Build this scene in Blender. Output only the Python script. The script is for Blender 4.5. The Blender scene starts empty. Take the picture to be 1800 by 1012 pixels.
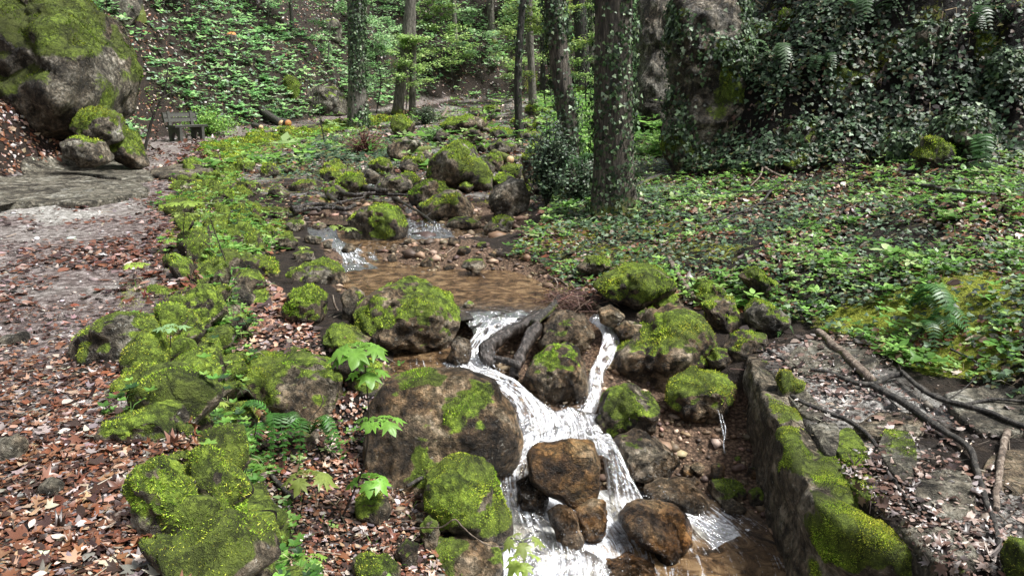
import bpy, math, random
import numpy as np
from mathutils import Vector

# ------------------------------------------------------------------ camera, light, exposure
scene = bpy.context.scene
PITCH = math.radians(13.9)
F = 1360.0                                   # focal length in photo pixels (photo is 1800 x 1012)
CAM = np.array([0.0, 0.0, 1.6])
cam_data = bpy.data.cameras.new('camera')
cam = bpy.data.objects.new('camera', cam_data)
scene.collection.objects.link(cam)
cam.location = CAM
cam.rotation_euler = (math.pi / 2 - PITCH, 0, 0)
cam_data.sensor_width = 36.0
cam_data.lens = F / 1800.0 * 36.0
cam_data.clip_start = 0.05
cam_data.clip_end = 400.0
scene.camera = cam

world = bpy.data.worlds.new('World')
scene.world = world
world.use_nodes = True
wn = world.node_tree
wn.nodes.clear()
sky = wn.nodes.new('ShaderNodeTexSky')
sky.sky_type = 'NISHITA'
sky.sun_disc = False
sky.sun_elevation = math.radians(60)
sky.sun_rotation = math.radians(100)
sky.air_density = 1.0
sky.dust_density = 4.0
sky.ozone_density = 1.0
hsv = wn.nodes.new('ShaderNodeHueSaturation')       # an overcast sky is nearly grey
hsv.inputs['Saturation'].default_value = 0.3
bg = wn.nodes.new('ShaderNodeBackground')
bg.inputs['Strength'].default_value = 0.05
wo = wn.nodes.new('ShaderNodeOutputWorld')
wn.links.new(sky.outputs[0], hsv.inputs['Color'])
wn.links.new(hsv.outputs[0], bg.inputs[0])
wn.links.new(bg.outputs[0], wo.inputs[0])

sun_data = bpy.data.lights.new('sun', 'SUN')
sun_data.energy = 2.0
sun_data.angle = math.radians(12)
sun_data.color = (1.0, 0.985, 0.95)
sun = bpy.data.objects.new('sun', sun_data)
scene.collection.objects.link(sun)
_az, _el = math.radians(100), math.radians(60)      # sun_rotation is measured clockwise from +Y
_d = Vector((math.sin(_az) * math.cos(_el), math.cos(_az) * math.cos(_el), math.sin(_el)))
sun.rotation_euler = _d.to_track_quat('Z', 'Y').to_euler()

scene.view_settings.view_transform = 'Standard'
scene.view_settings.look = 'None'
scene.view_settings.gamma = 1.0
scene.view_settings.exposure = 2.1
scene.cycles.max_bounces = 6
scene.cycles.diffuse_bounces = 3
scene.cycles.glossy_bounces = 2
scene.cycles.transmission_bounces = 3
scene.cycles.transparent_max_bounces = 6

# ------------------------------------------------------------------ numeric helpers
CP, SP = math.cos(PITCH), math.sin(PITCH)
rng = np.random.default_rng(7)

def ray(px, py):
    u = (px - 900.0) / F; v = (506.0 - py) / F
    return np.array([u, CP + v * SP, -SP + v * CP])

def at_z(px, py, z):
    d = ray(px, py)
    return CAM + d * ((z - CAM[2]) / d[2])

def at_y(px, py, Y):
    d = ray(px, py)
    return CAM + d * (Y / d[1])

def project(P):
    P = np.asarray(P, float)
    x, y, z = P[..., 0], P[..., 1], P[..., 2] - CAM[2]
    t = np.maximum(y * CP - z * SP, 0.05)
    v = (y * SP + z * CP) / t
    return 900 + F * x / t, 506 - F * v, t

def smooth(a, b, x):
    t = np.clip((x - a) / (b - a), 0, 1)
    return t * t * (3 - 2 * t)

def _hash(ix, iy, iz, seed):
    h = (ix.astype(np.int64) * 374761393 + iy.astype(np.int64) * 668265263 + iz.astype(np.int64) * 2147483647 + seed * 144665) & 0xffffffff
    h = ((h ^ (h >> 13)) * 1274126177) & 0xffffffff
    h = ((h ^ (h >> 16)) * 2246822519) & 0xffffffff
    return ((h ^ (h >> 15)) & 0xffff) / 65535.0

def vnoise(P, seed=0):
    I = np.floor(P); Fr = P - I
    w = Fr * Fr * (3 - 2 * Fr)
    ix, iy, iz = I[:, 0].astype(np.int64), I[:, 1].astype(np.int64), I[:, 2].astype(np.int64)
    out = 0
    for a in (0, 1):
        wx = w[:, 0] if a else 1 - w[:, 0]
        for b in (0, 1):
            wy = w[:, 1] if b else 1 - w[:, 1]
            for c in (0, 1):
                wz = w[:, 2] if c else 1 - w[:, 2]
                out = out + _hash(ix + a, iy + b, iz + c, seed) * wx * wy * wz
    return out * 2 - 1

def fbm(P, scale=1.0, octaves=4, seed=0, gain=0.5):
    P = np.asarray(P, float) * scale
    s = 0; amp = 1.0; tot = 0
    for o in range(octaves):
        s = s + amp * vnoise(P + 17.3 * o, seed + o)
        tot += amp; amp *= gain; P = P * 2.03
    return s / tot

def worley(P, scale, seed=0):
    """Distances to the two nearest jittered cell centres, and a value per cell."""
    P = np.asarray(P, float) * scale; I = np.floor(P).astype(np.int64)
    f1 = np.full(len(P), 9.0); f2 = f1.copy(); cid = np.zeros(len(P))
    for a in (-1, 0, 1):
        for b in (-1, 0, 1):
            for c in (-1, 0, 1):
                ix, iy, iz = I[:, 0] + a, I[:, 1] + b, I[:, 2] + c
                q = np.stack([ix + _hash(ix, iy, iz, seed), iy + _hash(ix, iy, iz, seed + 1), iz + _hash(ix, iy, iz, seed + 2)], 1)
                d = np.linalg.norm(P - q, axis=1)
                m = d < f1
                f2 = np.where(m, f1, np.minimum(f2, d)); cid = np.where(m, _hash(ix, iy, iz, seed + 3), cid); f1 = np.where(m, d, f1)
    return f1, f2, cid

def inside(px, py, poly):
    px = np.asarray(px); py = np.asarray(py)
    r = np.zeros(px.shape, bool)
    n = len(poly)
    for i in range(n):
        x1, y1 = poly[i]; x2, y2 = poly[(i + 1) % n]
        if y1 == y2: continue
        c = ((y1 > py) != (y2 > py)) & (px < (x2 - x1) * (py - y1) / (y2 - y1) + x1)
        r ^= c
    return r

# ------------------------------------------------------------------ object helpers
def link(o):
    scene.collection.objects.link(o)
    return o

def mesh_arrays(name, V, faces, mats=None, attrs=None, cols=None, smooth_shade=True, uv=None, parent=None):
    """One mesh object from arrays. faces: list of int arrays (M,3) or (M,4)."""
    me = bpy.data.meshes.new(name)
    V = np.asarray(V, np.float32)
    if not isinstance(faces, (list, tuple)): faces = [faces]
    faces = [np.asarray(f, np.int32) for f in faces if len(f)]
    loops = np.concatenate([f.ravel() for f in faces]) if faces else np.zeros(0, np.int32)
    tot = np.concatenate([np.full(len(f), f.shape[1], np.int32) for f in faces]) if faces else np.zeros(0, np.int32)
    start = np.concatenate([[0], np.cumsum(tot)[:-1]]).astype(np.int32) if len(tot) else tot
    me.vertices.add(len(V)); me.vertices.foreach_set('co', V.ravel())
    me.loops.add(len(loops)); me.loops.foreach_set('vertex_index', loops)
    me.polygons.add(len(tot)); me.polygons.foreach_set('loop_start', start); me.polygons.foreach_set('loop_total', tot)
    if smooth_shade: me.polygons.foreach_set('use_smooth', np.ones(len(tot), bool))
    me.update(calc_edges=True)
    for k, a in (attrs or {}).items():
        at = me.attributes.new(k, 'FLOAT', 'POINT'); at.data.foreach_set('value', np.asarray(a, np.float32).ravel())
    if cols is not None:
        at = me.attributes.new('col', 'FLOAT_COLOR', 'POINT')
        c = np.ones((len(V), 4), np.float32); c[:, :3] = cols
        at.data.foreach_set('color', c.ravel())
    if uv is not None:
        l = me.uv_layers.new(name='UVMap'); l.data.foreach_set('uv', np.asarray(uv, np.float32)[loops].ravel())
    if mats is not None:
        for m in (mats if isinstance(mats, (list, tuple)) else [mats]): me.materials.append(m)
    o = link(bpy.data.objects.new(name, me))
    if parent is not None: o.parent = parent
    return o

def tag(o, label=None, cat=None, group=None, kind=None):
    if label: o['label'] = label
    if cat: o['category'] = cat
    if group: o['group'] = group
    if kind: o['kind'] = kind
    return o

def empty(name, loc=(0, 0, 0)):
    o = link(bpy.data.objects.new(name, None))
    o.location = loc
    o.empty_display_size = 0.1
    return o

def recenter(o):
    """Put a mesh object's origin at the middle of its base."""
    me = o.data
    n = len(me.vertices)
    co = np.empty(n * 3, np.float32); me.vertices.foreach_get('co', co); co = co.reshape(-1, 3)
    c = np.array([(co[:, 0].min() + co[:, 0].max()) / 2, (co[:, 1].min() + co[:, 1].max()) / 2, co[:, 2].min()], np.float32)
    me.vertices.foreach_set('co', (co - c).ravel())
    o.location = c
    me.update()
    return o

def adopt(child, parent):
    child.parent = parent
    child.matrix_parent_inverse = parent.matrix_basis.inverted()
    return child

def frame_tube(pts, radii, seg=8, wob=0.0, seed=0, closed=True):
    """Tapered tube along a polyline; returns verts, quads(+tri caps)."""
    pts = np.asarray(pts, float); n = len(pts)
    radii = np.broadcast_to(np.asarray(radii, float), (n,))
    T = np.gradient(pts, axis=0); T /= np.linalg.norm(T, axis=1)[:, None] + 1e-9
    up = np.array([0, 0, 1.0]) if abs(T[0][2]) < 0.8 else np.array([1.0, 0, 0])
    V = []
    N = np.cross(T[0], up); N /= np.linalg.norm(N)
    for i in range(n):
        N = N - T[i] * np.dot(N, T[i]); N /= np.linalg.norm(N) + 1e-9
        B = np.cross(T[i], N)
        a = np.arange(seg) / seg * 2 * math.pi
        V.append(pts[i] + radii[i] * (np.cos(a)[:, None] * N + np.sin(a)[:, None] * B))
    V = np.concatenate(V)
    if wob:
        V = V + np.repeat(radii, seg)[:, None] * wob * np.stack([fbm(V, 9, 3, seed), fbm(V, 9, 3, seed + 5), fbm(V, 9, 3, seed + 9)], 1)
    q = []
    i, j = np.meshgrid(np.arange(n - 1), np.arange(seg), indexing='ij')
    a = i * seg + j; b = i * seg + (j + 1) % seg
    q = np.stack([a, b, b + seg, a + seg], -1).reshape(-1, 4)
    tr = []
    if closed:
        c0, c1 = len(V), len(V) + 1
        V = np.concatenate([V, [pts[0]], [pts[-1]]])
        j = np.arange(seg)
        tr = np.concatenate([np.stack([np.full(seg, c0), (j + 1) % seg, j], 1),
                             np.stack([np.full(seg, c1), (n - 1) * seg + j, (n - 1) * seg + (j + 1) % seg], 1)])
    return V, q, tr

def spline(pts, n):
    """Catmull-Rom resample."""
    P = np.asarray(pts, float)
    if len(P) == 2:
        t = np.linspace(0, 1, n)[:, None]
        return P[0] * (1 - t) + P[1] * t
    E = np.concatenate([[2 * P[0] - P[1]], P, [2 * P[-1] - P[-2]]])
    out = []
    for s in np.linspace(0, len(P) - 1 - 1e-6, n):
        i = int(s); t = s - i
        p0, p1, p2, p3 = E[i], E[i + 1], E[i + 2], E[i + 3]
        out.append(0.5 * (2 * p1 + (p2 - p0) * t + (2 * p0 - 5 * p1 + 4 * p2 - p3) * t * t + (3 * p1 - p0 - 3 * p2 + p3) * t ** 3))
    return np.array(out)

class Bag:
    """Collects geometry into ONE mesh with a colour per vertex."""
    def __init__(s): s.V = []; s.T = []; s.Q = []; s.C = []; s.n = 0
    def add(s, V, tris=(), quads=(), col=(1, 1, 1)):
        V = np.asarray(V, float)
        if len(tris): s.T.append(np.asarray(tris) + s.n)
        if len(quads): s.Q.append(np.asarray(quads) + s.n)
        s.V.append(V); s.C.append(np.broadcast_to(np.asarray(col, float), (len(V), 3)))
        s.n += len(V)
    def tube(s, pts, radii, seg=6, col=(1, 1, 1), wob=0, seed=0):
        V, q, t = frame_tube(pts, radii, seg, wob, seed)
        s.add(V, t, q, col)
    def build(s, name, mat, parent=None, smooth_shade=True, attrs=None):
        if not s.V: return None
        T = np.concatenate(s.T) if s.T else np.zeros((0, 3), int)
        Q = np.concatenate(s.Q) if s.Q else np.zeros((0, 4), int)
        return mesh_arrays(name, np.concatenate(s.V), [T, Q], mat, cols=np.concatenate(s.C), smooth_shade=smooth_shade, parent=parent, attrs=attrs)

# leaf templates: outline round a centre, +Y is the tip, length 1
def _fan(out, center=(0, 0.45)):
    V = np.array([center] + list(out), float)
    n = len(out)
    T = np.array([[0, 1 + i, 1 + (i + 1) % n] for i in range(n)])
    return V, T
OVAL = _fan([(0, 0), (-.22, .2), (-.3, .45), (-.2, .75), (0, 1), (.2, .75), (.3, .45), (.22, .2)])
IVY = _fan([(0, .05), (-.3, 0), (-.5, .3), (-.25, .45), (-.22, .62), (0, 1), (.22, .62), (.25, .45), (.5, .3), (.3, 0)], (0, .35))
DIAM = (np.array([(0, 0), (-.33, .5), (0, 1), (.33, .5)], float), np.array([[0, 2, 1], [0, 3, 2]]))
MAPLE = _fan([(0, 0), (-.28, -.08), (-.26, .1), (-.62, .2), (-.42, .36), (-.6, .66), (-.24, .56), (-.18, .74), (0, 1.05),
              (.18, .74), (.24, .56), (.6, .66), (.42, .36), (.62, .2), (.26, .1), (.28, -.08)], (0, .3))
BLADE = (np.array([(-.5, 0), (.5, 0), (0, 1)], float), np.array([[0, 1, 2]]))

def orient(N, tilt, g):
    """Frames (right, along, normal) for surface normals N with random spin and random tilt."""
    n = len(N)
    R = g.normal(size=(n, 3))
    Nn = N + tilt * R / np.linalg.norm(R, axis=1)[:, None] * g.random((n, 1)) ** 0.7
    Nn /= np.linalg.norm(Nn, axis=1)[:, None]
    A = g.normal(size=(n, 3)); A -= Nn * (A * Nn).sum(1)[:, None]; A /= np.linalg.norm(A, axis=1)[:, None] + 1e-9
    return np.cross(A, Nn), A, Nn

def leaves(P, X, A, N, size, tmpl, g, curl=0.3, wide=1.0):
    """Vectorised leaf instances -> V (n*k,3), tris."""
    tv, tt = tmpl
    n, k = len(P), len(tv)
    size = np.broadcast_to(size, (n,)); wide = np.broadcast_to(wide, (n,))
    c1 = g.normal(0, curl, n); c2 = g.normal(0, curl * .8, n); tw = g.normal(0, curl * .7, n)
    x = tv[None, :, 0] * wide[:, None]; y = tv[None, :, 1] + 0 * x
    z = c1[:, None] * x * x * 2.2 + c2[:, None] * (y - .4) ** 2 + tw[:, None] * x * y
    V = P[:, None] + size[:, None, None] * (x[..., None] * X[:, None] + y[..., None] * A[:, None] + z[..., None] * N[:, None])
    T = (tt[None] + (np.arange(n) * k)[:, None, None]).reshape(-1, 3)
    return V.reshape(-1, 3), T, k

def pick_colors(n, palette, weights, g, jitter=0.25):
    palette = np.array(palette, float); w = np.array(weights, float)[:len(palette)]; w /= w.sum()
    c = palette[g.choice(len(palette), n, p=w)]
    return np.clip(c * (1 + g.normal(0, jitter, (n, 1))) * (1 + g.normal(0, jitter * .25, (n, 3))), 0.003, 0.9)

# ------------------------------------------------------------------ materials
def nodes_of(name):
    m = bpy.data.materials.new(name); m.use_nodes = True
    nt = m.node_tree; nt.nodes.clear()
    out = nt.nodes.new('ShaderNodeOutputMaterial')
    p = nt.nodes.new('ShaderNodeBsdfPrincipled')
    nt.links.new(p.outputs[0], out.inputs[0])
    return m, nt, p, out

def N(nt, t, **kw):
    n = nt.nodes.new(t)
    for k, v in kw.items():
        if k.startswith('i_'):
            key = k[2:]; key = int(key) if key.isdigit() else key.replace('_', ' ')
            n.inputs[key].default_value = v
        else: setattr(n, k, v)
    return n

def noise_tex(nt, scale, detail=6, rough=0.6, vec=None, dist=0.0):
    n = N(nt, 'ShaderNodeTexNoise'); n.inputs['Scale'].default_value = scale
    n.inputs['Detail'].default_value = detail; n.inputs['Roughness'].default_value = rough; n.inputs['Distortion'].default_value = dist
    if vec is not None: nt.links.new(vec, n.inputs['Vector'])
    return n

def ramp(nt, src, stops):
    r = N(nt, 'ShaderNodeValToRGB')
    e = r.color_ramp.elements
    while len(e) < len(stops): e.new(0.5)
    for i, (p, c) in enumerate(stops):
        e[i].position = p; e[i].color = (*c, 1) if len(c) == 3 else c
    nt.links.new(src, r.inputs[0])
    return r

def mix(nt, f, a, b):
    m = N(nt, 'ShaderNodeMix', data_type='RGBA')
    for s, i in ((f, 0), (a, 6), (b, 7)):
        if isinstance(s, (int, float)): m.inputs[i].default_value = s
        elif isinstance(s, tuple): m.inputs[i].default_value = (*s, 1)
        else: nt.links.new(s, m.inputs[i])
    return m.outputs[2]

def math_(nt, op, a, b=0.0):
    m = N(nt, 'ShaderNodeMath', operation=op)
    for s, i in ((a, 0), (b, 1)):
        if isinstance(s, (int, float)): m.inputs[i].default_value = s
        else: nt.links.new(s, m.inputs[i])
    return m.outputs[0]

def attr(nt, name):
    return N(nt, 'ShaderNodeAttribute', attribute_name=name)

def geo_pos(nt):
    return N(nt, 'ShaderNodeNewGeometry').outputs['Position']

def bump(nt, p, h, strength=0.5, dist=0.02):
    b = N(nt, 'ShaderNodeBump'); b.inputs['Strength'].default_value = strength; b.inputs['Distance'].default_value = dist
    nt.links.new(h, b.inputs['Height']); nt.links.new(b.outputs[0], p.inputs['Normal'])
    return b

def mat_leaf(name, rough=0.45, trans=0.3, spec=0.5):
    m, nt, p, out = nodes_of(name)
    a = attr(nt, 'col')
    nt.links.new(a.outputs['Color'], p.inputs['Base Color'])
    p.inputs['Roughness'].default_value = rough
    p.inputs['Specular IOR Level'].default_value = spec
    if trans:
        t = N(nt, 'ShaderNodeBsdfTranslucent'); nt.links.new(a.outputs['Color'], t.inputs[0])
        mx = N(nt, 'ShaderNodeMixShader'); mx.inputs[0].default_value = trans
        nt.links.new(p.outputs[0], mx.inputs[1]); nt.links.new(t.outputs[0], mx.inputs[2]); nt.links.new(mx.outputs[0], out.inputs[0])
    return m

M = {}
M['leaf'] = mat_leaf('fresh_leaf', 0.42, 0.45)
M['ivy'] = mat_leaf('ivy_leaf', 0.5, 0.2, 0.38)
M['litter'] = mat_leaf('dry_leaf', 0.38, 0.1, 0.5)
M['moss'] = mat_leaf('moss_tuft', 0.8, 0.4, 0.1)
M['twig'] = mat_leaf('twig_bark', 0.6, 0.0, 0.4)

def mat_rock():
    m, nt, p, out = nodes_of('mossy_rock')
    pos = geo_pos(nt)
    n1 = noise_tex(nt, 3.1, 8, 0.65, pos, 0.4); n2 = noise_tex(nt, 19, 6, 0.7, pos); n3 = noise_tex(nt, 90, 3, 0.6, pos)
    grey = ramp(nt, n1.outputs[0], [(0.36, (0.02, 0.017, 0.012)), (0.46, (0.075, 0.066, 0.05)), (0.55, (0.2, 0.185, 0.155)), (0.64, (0.46, 0.45, 0.42))])
    brown = ramp(nt, n1.outputs[0], [(0.36, (0.022, 0.012, 0.006)), (0.46, (0.085, 0.046, 0.018)), (0.54, (0.2, 0.105, 0.036)), (0.64, (0.36, 0.24, 0.12))])
    c = mix(nt, attr(nt, 'brown').outputs['Fac'], grey.outputs[0], brown.outputs[0])
    sp = ramp(nt, n2.outputs[0], [(0.38, (0.2, 0.19, 0.18)), (0.5, (0.9, 0.9, 0.88)), (0.62, (1.9, 1.85, 1.8))])
    mul = N(nt, 'ShaderNodeMix', data_type='RGBA', blend_type='MULTIPLY'); mul.inputs[0].default_value = 0.95
    nt.links.new(c, mul.inputs[6]); nt.links.new(sp.outputs[0], mul.inputs[7])
    c = mul.outputs[2]
    wet = attr(nt, 'wet').outputs['Fac']
    wc = N(nt, 'ShaderNodeMix', data_type='RGBA', blend_type='MULTIPLY'); nt.links.new(wet, wc.inputs[0])
    nt.links.new(c, wc.inputs[6]); wc.inputs[7].default_value = (0.5, 0.44, 0.38, 1)
    c = wc.outputs[2]
    mossc = ramp(nt, n2.outputs[0], [(0.3, (0.025, 0.032, 0.006)), (0.5, (0.1, 0.15, 0.018)), (0.7, (0.29, 0.39, 0.045))])
    mf = math_(nt, 'MULTIPLY_ADD', n2.outputs[0], 0.7)
    mo = N(nt, 'ShaderNodeMath', operation='ADD'); nt.links.new(attr(nt, 'moss').outputs['Fac'], mo.inputs[0])
    s = math_(nt, 'SUBTRACT', n2.outputs[0], 0.5); s = math_(nt, 'MULTIPLY', s, 0.9); nt.links.new(s, mo.inputs[1])
    mr = ramp(nt, mo.outputs[0], [(0.38, (0, 0, 0)), (0.55, (1, 1, 1))])
    algae = ramp(nt, n1.outputs[0], [(0.45, (0, 0, 0)), (0.58, (.5, .5, .5))])                      # thin dark algae film
    c = mix(nt, math_(nt, 'MULTIPLY', algae.outputs[0], math_(nt, 'SUBTRACT', 1.0, wet)), c, (0.045, 0.042, 0.014))
    lich = noise_tex(nt, 34, 4, 0.7, pos, 1.0); lr = ramp(nt, lich.outputs[0], [(0.62, (0, 0, 0)), (0.68, (.8, .8, .8))])
    c = mix(nt, math_(nt, 'MULTIPLY', lr.outputs[0], math_(nt, 'SUBTRACT', 1.0, attr(nt, 'brown').outputs['Fac'])), c, (0.42, 0.42, 0.38))
    mcol = mix(nt, attr(nt, 'olive').outputs['Fac'], mossc.outputs[0], (.045, .055, .01))            # a darker moss species
    c = mix(nt, mr.outputs[0], c, mcol)
    nt.links.new(c, p.inputs['Base Color'])
    r = mix(nt, wet, (0.75, 0.75, 0.75), (0.22, 0.22, 0.22)); r = mix(nt, mr.outputs[0], r, (0.9, 0.9, 0.9))
    nt.links.new(r, p.inputs['Roughness'])
    vo = N(nt, 'ShaderNodeTexVoronoi', feature='DISTANCE_TO_EDGE'); vo.inputs['Scale'].default_value = 4.5
    wv = N(nt, 'ShaderNodeVectorMath', operation='ADD'); nt.links.new(pos, wv.inputs[0])
    ws = N(nt, 'ShaderNodeVectorMath', operation='SCALE'); nt.links.new(n2.outputs['Color'], ws.inputs[0]); ws.inputs['Scale'].default_value = .25
    nt.links.new(ws.outputs[0], wv.inputs[1]); nt.links.new(wv.outputs[0], vo.inputs['Vector'])
    cr = ramp(nt, vo.outputs[0], [(0.0, (0, 0, 0)), (0.06, (1, 1, 1))])
    v2 = N(nt, 'ShaderNodeTexVoronoi', feature='DISTANCE_TO_EDGE'); v2.inputs['Scale'].default_value = 1.1
    w2 = N(nt, 'ShaderNodeVectorMath', operation='SCALE'); nt.links.new(n1.outputs['Color'], w2.inputs[0]); w2.inputs['Scale'].default_value = .9
    w3 = N(nt, 'ShaderNodeVectorMath', operation='ADD'); nt.links.new(pos, w3.inputs[0]); nt.links.new(w2.outputs[0], w3.inputs[1]); nt.links.new(w3.outputs[0], v2.inputs['Vector'])
    cr2 = ramp(nt, v2.outputs[0], [(0.0, (.25, .25, .25)), (0.035, (1, 1, 1))])
    dk = N(nt, 'ShaderNodeMix', data_type='RGBA', blend_type='MULTIPLY'); dk.inputs[0].default_value = .75
    nt.links.new(p.inputs['Base Color'].links[0].from_socket, dk.inputs[6]); nt.links.new(cr2.outputs[0], dk.inputs[7]); nt.links.new(dk.outputs[2], p.inputs['Base Color'])
    p.inputs['Specular IOR Level'].default_value = .3
    h = math_(nt, 'ADD', math_(nt, 'MULTIPLY', n2.outputs[0], 0.8), math_(nt, 'MULTIPLY', n3.outputs[0], 0.4))
    h = math_(nt, 'ADD', h, math_(nt, 'MULTIPLY', cr.outputs[0], 0.35)); h = math_(nt, 'ADD', h, math_(nt, 'MULTIPLY', cr2.outputs[0], 0.5))
    bump(nt, p, h, 1.0, 0.05)
    return m
M['rock'] = mat_rock()

def mat_terrain():
    m, nt, p, out = nodes_of('forest_floor')
    pos = geo_pos(nt)
    n1 = noise_tex(nt, 1.3, 6, 0.6, pos); n2 = noise_tex(nt, 12, 8, 0.7, pos); n3 = noise_tex(nt, 55, 4, 0.7, pos)
    v = N(nt, 'ShaderNodeTexVoronoi'); v.inputs['Scale'].default_value = 38; nt.links.new(pos, v.inputs['Vector'])
    soil = ramp(nt, n2.outputs[0], [(0.3, (0.006, 0.004, 0.003)), (0.55, (0.024, 0.016, 0.011)), (0.75, (0.06, 0.042, 0.028))])
    pathc = ramp(nt, n2.outputs[0], [(0.36, (0.042, 0.03, 0.028)), (0.5, (0.16, 0.125, 0.118)), (0.64, (0.42, 0.375, 0.36))])
    peb = mix(nt, 0.35, pathc.outputs[0], v.outputs['Color'])
    gcol = N(nt, 'ShaderNodeMix', data_type='RGBA', blend_type='MULTIPLY'); gcol.inputs[0].default_value = 0.45
    nt.links.new(pathc.outputs[0], gcol.inputs[6]); nt.links.new(v.outputs['Distance'], gcol.inputs[7])
    c = mix(nt, attr(nt, 'path').outputs['Fac'], soil.outputs[0], pathc.outputs[0])
    hm = N(nt, 'ShaderNodeMix', data_type='RGBA', blend_type='MULTIPLY'); nt.links.new(attr(nt, 'soil_shade').outputs['Fac'], hm.inputs[0]); nt.links.new(c, hm.inputs[6]); hm.inputs[7].default_value = (.3, .3, .3, 1); c = hm.outputs[2]      # painted shade: darkens the soil colour where the mask is set
    stone = ramp(nt, n2.outputs[0], [(0.36, (0.1, 0.09, 0.078)), (0.5, (0.32, 0.305, 0.28)), (0.64, (0.6, 0.585, 0.56))])
    c = mix(nt, attr(nt, 'stone').outputs['Fac'], c, stone.outputs[0])
    grav = ramp(nt, v.outputs['Distance'], [(0.0, (0.3, 0.2, 0.13)), (0.5, (0.12, 0.075, 0.05)), (0.9, (0.03, 0.02, 0.012))])
    c = mix(nt, attr(nt, 'gravel').outputs['Fac'], c, grav.outputs[0])
    mossc = ramp(nt, n3.outputs[0], [(0.3, (0.04, 0.05, 0.006)), (0.5, (0.17, 0.2, 0.018)), (0.72, (0.4, 0.42, 0.045))])
    mo = math_(nt, 'ADD', attr(nt, 'moss').outputs['Fac'], math_(nt, 'MULTIPLY', math_(nt, 'SUBTRACT', n2.outputs[0], 0.5), 1.2))
    mr = ramp(nt, mo, [(0.42, (0, 0, 0)), (0.6, (1, 1, 1))])
    c = mix(nt, mr.outputs[0], c, mossc.outputs[0])
    nt.links.new(c, p.inputs['Base Color'])
    nt.links.new(mix(nt, attr(nt, 'path').outputs['Fac'], (.75, .75, .75), (.42, .42, .42)), p.inputs['Roughness'])
    h = math_(nt, 'ADD', n2.outputs[0], math_(nt, 'MULTIPLY', n3.outputs[0], 0.5))
    p.inputs['Specular IOR Level'].default_value = .25
    bump(nt, p, h, 1.0, 0.08)
    return m
M['terrain'] = mat_terrain()

def mat_bark(name, dark, light, mossy=0.0):
    m, nt, p, out = nodes_of(name)
    pos = geo_pos(nt)
    mp = N(nt, 'ShaderNodeMapping'); mp.inputs['Scale'].default_value = (1, 1, 0.16); nt.links.new(pos, mp.inputs[0])
    n1 = noise_tex(nt, 26, 6, 0.65, mp.outputs[0], 0.5); n2 = noise_tex(nt, 3, 5, 0.6, pos)
    c = ramp(nt, n1.outputs[0], [(0.35, tuple(x * 0.3 for x in dark)), (0.5, dark), (0.68, light)]).outputs[0]
    ms = math_(nt, 'ADD', attr(nt, 'moss').outputs['Fac'], math_(nt, 'MULTIPLY', math_(nt, 'SUBTRACT', n2.outputs[0], 0.5), 1.0))
    mr = ramp(nt, ms, [(0.42, (0, 0, 0)), (0.62, (1, 1, 1))])
    n3 = noise_tex(nt, 60, 3, 0.6, pos)
    mc = ramp(nt, n3.outputs[0], [(0.35, (0.03, 0.04, 0.006)), (0.7, (0.16, 0.19, 0.02))])
    c = mix(nt, mr.outputs[0], c, mc.outputs[0])
    nt.links.new(c, p.inputs['Base Color']); p.inputs['Roughness'].default_value = 0.75
    bump(nt, p, n1.outputs[0], 0.9, 0.04)
    return m
M['bark'] = mat_bark('tree_bark', (0.055, 0.045, 0.035), (0.17, 0.145, 0.115))
M['bark_pale'] = mat_bark('pale_tree_bark', (0.1, 0.09, 0.075), (0.24, 0.22, 0.19))
M['bark_dark'] = mat_bark('dark_tree_bark', (0.02, 0.018, 0.014), (0.07, 0.06, 0.05))
M['branch'] = mat_bark('branch_bark', (0.02, 0.017, 0.014), (0.09, 0.08, 0.066))
M['branch_wet'] = mat_bark('wet_driftwood', (0.02, 0.015, 0.012), (0.12, 0.1, 0.09))
M['branch_wet'].node_tree.nodes['Principled BSDF'].inputs['Roughness'].default_value = 0.3
M['branch_pale'] = mat_bark('pale_stick', (0.13, 0.095, 0.07), (0.32, 0.27, 0.22))

def mat_cut(name, col):
    m, nt, p, out = nodes_of(name)
    tc = N(nt, 'ShaderNodeTexCoord')
    n = noise_tex(nt, 14, 4, 0.6, tc.outputs['Object'])
    c = ramp(nt, n.outputs[0], [(0.3, tuple(x * 0.7 for x in col)), (0.7, tuple(min(1, x * 1.15) for x in col))])
    nt.links.new(c.outputs[0], p.inputs['Base Color']); p.inputs['Roughness'].default_value = 0.7
    return m
M['cut'] = mat_cut('sawn_wood', (0.6, 0.42, 0.22))
M['cut_orange'] = mat_cut('orange_sawn_wood', (0.42, 0.17, 0.05))
M['concrete'] = mat_cut('weathered_bench_boards', (0.06, 0.06, 0.052))

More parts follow.
